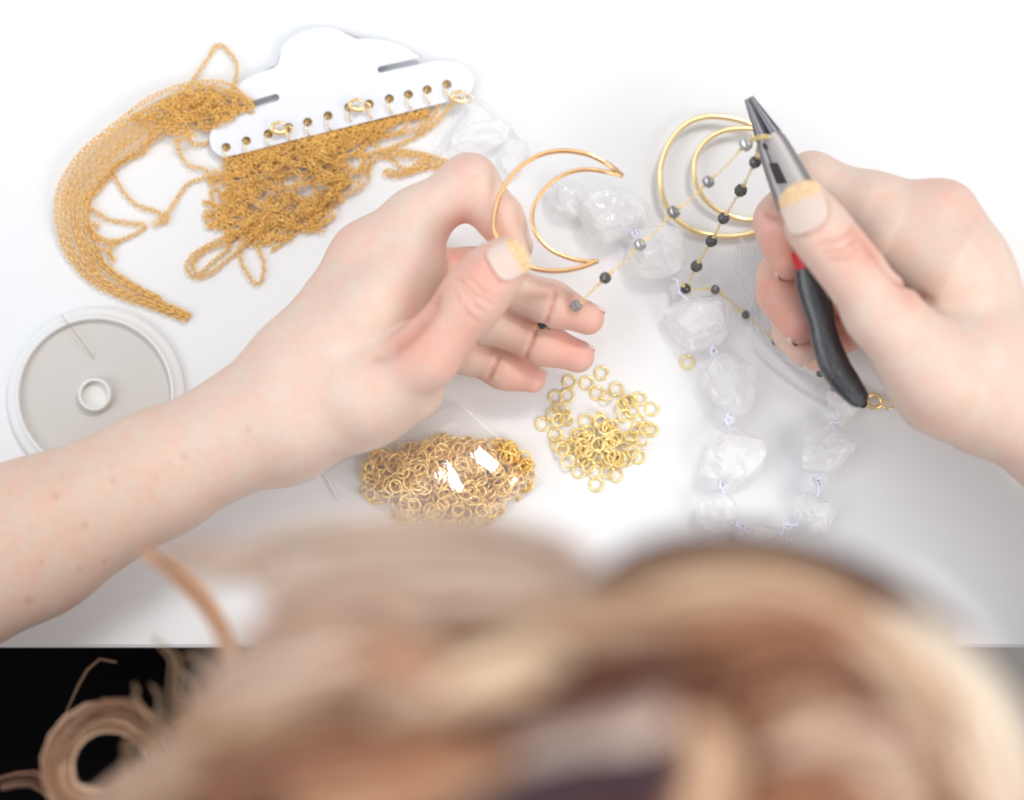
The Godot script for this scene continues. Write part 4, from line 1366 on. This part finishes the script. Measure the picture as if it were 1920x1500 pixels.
# ------------------------------------------------------------------ beaded chain
func beaded_chain() -> void:
	var root := base("beaded_chain")
	tag(root, "fine gold chain with faceted grey beads running from the fingers up to the pliers", "beaded chain")
	# x, y, height, radius px, shape (0 barrel along the chain, 1 round), tone
	var beads := [
		[1018, 608, 40, 9.5, 0, 0.03], [1081, 573, 48, 11, 0, 0.32], [1135, 521, 52, 12, 1, 0.10], [1200, 459, 55, 11.5, 0, 0.34], [1263, 398, 58, 12, 0, 0.20], [1328, 341, 60, 11.5, 0, 0.26], [1398, 271, 63, 13, 0, 0.42],
		[1416, 304, 58, 12.5, 1, 0.10], [1389, 357, 48, 13, 1, 0.07], [1357, 409, 38, 12, 1, 0.09], [1334, 452, 28, 12, 1, 0.06], [1306, 499, 18, 12, 1, 0.09], [1286, 541, 9, 10.5, 1, 0.05], [1341, 543, 6, 9.5, 1, 0.14], [1399, 590, 4, 9, 1, 0.08],
		[1455, 640, 4, 8, 1, 0.1], [1538, 700, 4, 8, 1, 0.06], [1564, 727, 4, 8, 1, 0.12], [1567, 564, 10, 11, 1, 0.12], [1600, 620, 6, 9, 1, 0.1]]
	var pts := []
	for k in beads.size():
		var s: Array = beads[k]
		pts.append(P(s[0], s[1], s[2]))
	for k in beads.size():
		var s: Array = beads[k]
		var p: Vector3 = pts[k]
		var u := U(p)
		var dirn: Vector3
		if k == 6: dirn = pts[6] - pts[5]
		elif k == 7: dirn = pts[8] - pts[7]
		elif k == 0: dirn = pts[1] - pts[0]
		elif k >= 17: dirn = pts[k] - pts[k - 1]
		else: dirn = pts[k + 1] - pts[k - 1]
		dirn = dirn.normalized()
		var m := "bead_%.2f" % s[5]
		if not M.has(m):
			M[m] = mat(Color(s[5] * 0.97, s[5] * 0.96, s[5]), 0.28, 0.25)
			M[m].clearcoat_enabled = true
			M[m].clearcoat = 0.7
		var st := SurfaceTool.new()
		st.begin(Mesh.PRIMITIVE_TRIANGLES)
		st.set_smooth_group(-1)
		var r: float = s[3] * u
		var prof := [Vector2(0.25, -0.92), Vector2(0.78, -0.62), Vector2(1.0, 0.0), Vector2(0.78, 0.62), Vector2(0.25, 0.92)] if s[4] == 1 else [Vector2(0.25, -0.80), Vector2(0.85, -0.72), Vector2(1.0, -0.3), Vector2(1.0, 0.3), Vector2(0.85, 0.72), Vector2(0.25, 0.80)]
		var x := dirn.cross(Vector3(0.2, 1, 0.3)).normalized()
		var z := x.cross(dirn)
		var nn := 8
		for a in prof.size() - 1:
			for j in nn:
				var q := []
				for e: Array in [[a, j], [a, j + 1], [a + 1, j + 1], [a + 1, j]]:
					var w: float = TAU * (e[1] + 0.5 * (e[0] % 2)) / nn
					q.append((x * cos(w) + z * sin(w)) * prof[e[0]].x * r + dirn * prof[e[0]].y * r)
				for e: int in [0, 2, 1, 0, 3, 2]: st.add_vertex(q[e])
		st.generate_normals()
		var o := obj("bead", st.commit(), root, M[m])
		o.position = p
		# gold cup on each side
		var b := MB.new()
		for e: float in [-1.0, 1.0]:
			ring(b, dirn * e * r * 0.95, Basis(x, z, dirn), r * 0.26, r * 0.26, 0.00022, 10, 5)
			ring(b, dirn * e * (r * 0.95 + 0.0011), Basis(dirn, x, z), 0.0009, 0.0006, 0.00015, 10, 5)
		obj("wire_loops", b.mesh(M.gold_ring), o)
	var runs := [[0, 1, 0.006], [1, 2, 0.0], [2, 3, 0.001], [3, 4, 0.001], [4, 5, 0.001], [5, 6, 0.001], [7, 8, 0.0], [8, 9, 0.0], [9, 10, 0.0], [10, 11, 0.0], [11, 12, 0.0], [12, 13, 0.0], [13, 14, 0.0], [14, 15, 0.0], [15, 16, 0.0], [16, 17, 0.0], [18, 19, 0.0]]
	for e: Array in runs:
		var p: Vector3 = pts[e[0]]
		var q: Vector3 = pts[e[1]]
		var b := MB.new()
		var mid := (p + q) * 0.5 - Vector3(0, e[2], -e[2] * 0.5)
		links(b, [p, mid, q], 0.00125, 0.0009, 0.0005, 0.00013, 0.3)
		obj("chain_link_run", b.mesh(M.gold_ring), root)
	# the ends at the pliers
	var b := MB.new()
	var jp := P(1424, 257, 68)
	links(b, [pts[6], P(1412, 262, 65), jp, P(1440, 256, 69)], 0.0011, 0.0010, 0.0007, 0.00026)
	links(b, [jp, P(1420, 280, 60), pts[7]], 0.0011, 0.00085, 0.00055, 0.0002)
	obj("end_loop", b.mesh(M.gold_ring), root)
	# clasp by the grip's end
	var c := base("spring_clasp", P(1638, 752, 4))
	tag(c, "small gold clasp with dark bead at the end of the black grip", "clasp")
	b = MB.new()
	ring(b, Vector3.ZERO, Basis(Vector3(1, 0, 0.2).normalized(), Vector3(-0.2, 0, 1).normalized(), Vector3.UP), 0.003, 0.0024, 0.0009, 18, 8)
	obj("hook", b.mesh(M.pale_gold), c)
	b = MB.new()
	ring(b, Vector3(0.0052, 0, 0.0014), Basis(Vector3(1, 0, 0.2).normalized(), Vector3(-0.2, 0.6, 0.8).normalized(), Vector3(0, 0.8, -0.6).normalized()), 0.0022, 0.0018, 0.0005, 14, 6)
	obj("eyelet", b.mesh(M.pale_gold), c)
	b = MB.new()
	ring(b, Vector3(-0.004, 0.0006, 0.001), Basis(Vector3.RIGHT, Vector3.BACK, Vector3.UP), 0.0008, 0.0008, 0.0009, 12, 8)
	obj("dark_bead", b.mesh(M.dark), c)

# ------------------------------------------------------------------ spool
func spool() -> void:
	var at := P(182, 742, 0)
	var u := U(at)
	var root := base("wire_spool", at)
	tag(root, "round white plastic wire spool with grey recessed face beside the forearm", "spool")
	var b := MB.new()
	var mm := u
	lathe(b, [Vector2(0, 0.0005), Vector2(164 * mm, 0.0005), Vector2(166 * mm, 0.0010), Vector2(166 * mm, 0.0024), Vector2(163 * mm, 0.0030), Vector2(152 * mm, 0.0042), Vector2(146 * mm, 0.0055), Vector2(144 * mm, 0.0055), Vector2(141.5 * mm, 0.0051), Vector2(140 * mm, 0.0024)], 120, Vector3.ZERO)
	obj("rim", b.mesh(M.spool), root)
	b = MB.new()
	lathe(b, [Vector2(140 * mm, 0.0024), Vector2(34 * mm, 0.0024)], 96, Vector3.ZERO)
	obj("recessed_face", b.mesh(M.well), root)
	b = MB.new()
	lathe(b, [Vector2(34 * mm, 0.0023), Vector2(31.5 * mm, 0.0058), Vector2(29.5 * mm, 0.0064), Vector2(25.5 * mm, 0.0064), Vector2(24.2 * mm, 0.0058), Vector2(24 * mm, 0.0032), Vector2(0, 0.0032)], 64, Vector3.ZERO)
	obj("hub", b.mesh(M.hub), root)
	var w := MB.new()
	tube(w, smooth_path([Vector3(-64 * mm, 0.0058, -150 * mm), Vector3(-56 * mm, 0.0063, -138 * mm), Vector3(-30 * mm, 0.0050, -104 * mm), Vector3(-4 * mm, 0.0034, -68 * mm)], 0.001), [0.00014], Color(1, 1, 1), 6)
	obj("wire_end", w.mesh(mat(Color(0.50, 0.38, 0.24), 0.35, 0.5)), root)

# ------------------------------------------------------------------ jump rings
var ring_mesh: ArrayMesh

func jump_ring(x: float, y: float, h: float, tilt: Vector2, label: String, group: String, m: Material = null) -> void:
	var o := obj("jump_ring", ring_mesh, self, m)
	o.position = P(x, y, h)
	o.rotation = Vector3(tilt.x, rng.randf() * TAU, tilt.y)
	tag(o, label, "jump ring", group)

func loose_rings() -> void:
	var b := MB.new()
	ring(b, Vector3.ZERO, Basis(Vector3.RIGHT, Vector3.BACK, Vector3.DOWN), 0.00232, 0.00232, 0.00046, 22, 7)
	ring_mesh = b.mesh(M.gold_ring)
	var lone := [Vector2(1128, 700), Vector2(1100, 718), Vector2(1068, 716), Vector2(1156, 730), Vector2(1199, 748), Vector2(1222, 767), Vector2(1221, 806), Vector2(1197, 789), Vector2(1197, 857), Vector2(1155, 891), Vector2(1118, 909), Vector2(1116, 885), Vector2(1085, 884), Vector2(1045, 833), Vector2(1017, 795), Vector2(1038, 777), Vector2(1042, 745), Vector2(1098, 790), Vector2(1082, 815), Vector2(1068, 837), Vector2(1172, 862), Vector2(1094, 858), Vector2(1128, 832), Vector2(1174, 754), Vector2(1064, 742), Vector2(1120, 738), Vector2(1180, 825), Vector2(1185, 772)]
	var label := "small gold jump ring in the loose scatter beneath the fingertips"
	var own := {0: "gold jump ring lying apart just below the ring fingertip, topmost of the scatter", 5: "gold jump ring at the upper right rim of the scatter", 10: "gold jump ring at the very bottom of the scatter, nearest the hair", 14: "gold jump ring farthest to the bag side of the scatter"}
	for k in lone.size():
		jump_ring(lone[k].x, lone[k].y, 0.5, Vector2(rng.randf_range(-0.06, 0.06), rng.randf_range(-0.06, 0.06)), own.get(k, label), "gold jump rings scattered on the table")
	for k in 62:
		var a := rng.randf() * TAU
		var r := sqrt(rng.randf())
		var p := Vector2(1125 + cos(a) * 88 * r, 800 + sin(a) * 75 * r)
		if k > 30: p = Vector2(1135 + rng.randfn() * 34, 832 + rng.randfn() * 22)
		if Vector2((p.x - 1118) / 44.0, (p.y - 768) / 17.0).length() < 1.0: continue
		jump_ring(p.x, p.y, rng.randf_range(1.0, 3.4), Vector2(rng.randf_range(-0.7, 0.7), rng.randf_range(-0.7, 0.7)), label, "gold jump rings scattered on the table")
	var o := obj("jump_ring", ring_mesh)
	o.position = P(1289, 679, 0.5)
	tag(o, "single gold jump ring lying alone against the white crystals", "jump ring")

# ------------------------------------------------------------------ bag of rings
func bag_height(x: float, y: float) -> float:   # height of the heap of rings in mm
	var p := Vector2((x - 838) / 168.0, (y - 902 + (x - 838) * 0.04) / 86.0)
	var a := p.angle()
	var edge := 0.94 + 0.10 * cos(a * 3.0 + 1.9) + 0.08 * cos(a * 2.0) * signf(p.x) * 0.5 + 0.05 * sin(a * 7.0)
	return 14.0 * sqrt(maxf(0.0, 1.0 - p.length_squared() / (edge * edge)))

func bag() -> void:
	var label := "small gold jump ring crowded inside the clear plastic bag"
	var rest := MB.new()
	var k := 0
	while k < 600:
		var a := rng.randf() * TAU
		var r := sqrt(rng.randf()) * 0.97
		var x := 838 + cos(a) * 172 * r
		var y := 902 + sin(a) * 92 * r - cos(a) * 166 * r * 0.04
		var h := bag_height(x, y)
		if h < 1.0: continue
		k += 1
		if k <= 190:
			jump_ring(x, y, maxf(1.2, h - rng.randf_range(0.2, 2.6)), Vector2(rng.randf_range(-1.1, 1.1), rng.randf_range(-1.1, 1.1)), label, "gold jump rings inside the plastic bag", M.bag_ring)
		else:
			var bas := Basis.from_euler(Vector3(rng.randf_range(-1.2, 1.2), rng.randf() * TAU, rng.randf_range(-1.2, 1.2)))
			ring(rest, P(x, y, maxf(1.2, h * rng.randf_range(0.2, 0.72))), Basis(bas.x, bas.z, -bas.y), 0.00232, 0.00232, 0.00046, 14, 5)
	tag(obj("jump_ring_heap", rest.mesh(M.bag_ring)), "mass of gold jump rings deep inside the plastic bag", "jump rings", "", "stuff")
	var root := base("plastic_bag", P(838, 898, 0))
	tag(root, "crumpled clear plastic bag full of gold jump rings near the forearm", "plastic bag")
	var o := root.position
	var b := MB.new()
	var n := 110
	# creased facets: each a shallow dome tilted its own way, the film follows the highest
	var fr := RandomNumberGenerator.new()
	fr.seed = 77
	var facets := []
	for q: Vector2 in [Vector2(878, 846), Vector2(905, 866), Vector2(872, 910), Vector2(888, 940), Vector2(952, 884), Vector2(806, 884), Vector2(926, 914), Vector2(846, 884), Vector2(790, 916)]:
		facets.append([q, Vector2(-0.164 + fr.randf_range(-0.03, 0.03), 0.215 + fr.randf_range(-0.03, 0.03))])
	for j in 46:
		var q := Vector2(838 + fr.randf_range(-215, 190), 900 + fr.randf_range(-125, 130))
		var near := false
		for fc: Array in facets.slice(0, 9):
			if q.distance_to(fc[0]) < 26: near = true
		if not near: facets.append([q, Vector2(fr.randf_range(-0.3, 0.3), fr.randf_range(-0.3, 0.3))])
	var pos := []
	for i in n + 1:
		for j in n + 1:
			var s := i / float(n)
			var t := j / float(n)
			# corners: left, top, right, bottom
			var q := Vector2(604, 886).lerp(Vector2(862, 752), s).lerp(Vector2(846, 1050).lerp(Vector2(1024, 900), s), t)
			var hh := bag_height(q.x, q.y) * 0.9 + 1.2
			for fc: Array in facets:
				var w: Vector2 = (q - fc[0]) * 0.19
				hh = maxf(hh, bag_height(fc[0].x, fc[0].y) + (2.7 if facets.find(fc) < 9 else 1.5) + w.dot(fc[1]) - 0.006 * w.length_squared())
			hh *= smoothstep(0.0, 0.14, minf(minf(s, 1 - s), minf(t, 1 - t)))
			pos.append(P(q.x, q.y, maxf(0.7, hh)) - o)
	var row := n + 1
	for i in row:
		for j in row:
			var p: Vector3 = pos[i * row + j]
			var du: Vector3 = pos[mini(i + 1, n) * row + j] - pos[maxi(i - 1, 0) * row + j]
			var dv: Vector3 = pos[i * row + mini(j + 1, n)] - pos[i * row + maxi(j - 1, 0)]
			var nn := du.cross(dv).normalized()
			if nn.y < 0: nn = -nn
			b.add(p, nn, Color(1, 1, 1))
	for i in n:
		for j in n:
			var q := i * row + j
			b.quad(q, q + 1, q + row + 1, q + row)
	obj("film", b.mesh(M.film), root)
	var e := MB.new()
	tube(e, smooth_path([P(606, 888, 1.2) - o, P(620, 912, 1.4) - o, P(634, 938, 1.2) - o], 0.002), [0.0003], Color(1, 1, 1), 6)
	obj("sealed_edge", e.mesh(M.spool), root)

# ------------------------------------------------------------------ clear threads
func threads() -> void:
	var sets := [
		[[Vector3(1400, 440, 3), Vector3(1385, 500, 6), Vector3(1400, 570, 5), Vector3(1440, 640, 4), Vector3(1500, 710, 2)], [Vector3(1420, 445, 3), Vector3(1402, 520, 7), Vector3(1430, 600, 5), Vector3(1490, 690, 3), Vector3(1550, 740, 2)], [Vector3(1440, 450, 3), Vector3(1412, 540, 8), Vector3(1418, 610, 4), Vector3(1470, 660, 3)], [Vector3(1470, 470, 3), Vector3(1440, 560, 5), Vector3(1450, 650, 4), Vector3(1530, 720, 2)], [Vector3(1390, 450, 4), Vector3(1420, 530, 5), Vector3(1410, 640, 3), Vector3(1480, 720, 2), Vector3(1580, 780, 2)]],
		[[Vector3(870, 190, 2), Vector3(850, 230, 3), Vector3(825, 262, 3), Vector3(815, 285, 2)], [Vector3(880, 200, 2), Vector3(862, 238, 3), Vector3(838, 268, 3), Vector3(826, 292, 2)], [Vector3(890, 180, 2), Vector3(940, 220, 3), Vector3(985, 270, 3), Vector3(990, 300, 2)]]]
	var labels := ["tangle of clear nylon thread beside the curled fingers of the pliers hand", "wisps of clear nylon thread between the card corner and the index finger"]
	for k in 2:
		var b := MB.new()
		for pts: Array in sets[k]:
			for rep in 3:
				var q := []
				for p: Vector3 in pts: q.append(P(p.x + rng.randf_range(-9, 9), p.y + rng.randf_range(-6, 6), p.z))
				tube(b, smooth_path(q, 0.002), [0.00028], Color(1, 1, 1), 5)
		tag(obj("nylon_thread", b.mesh(M.nylon)), labels[k], "nylon thread")
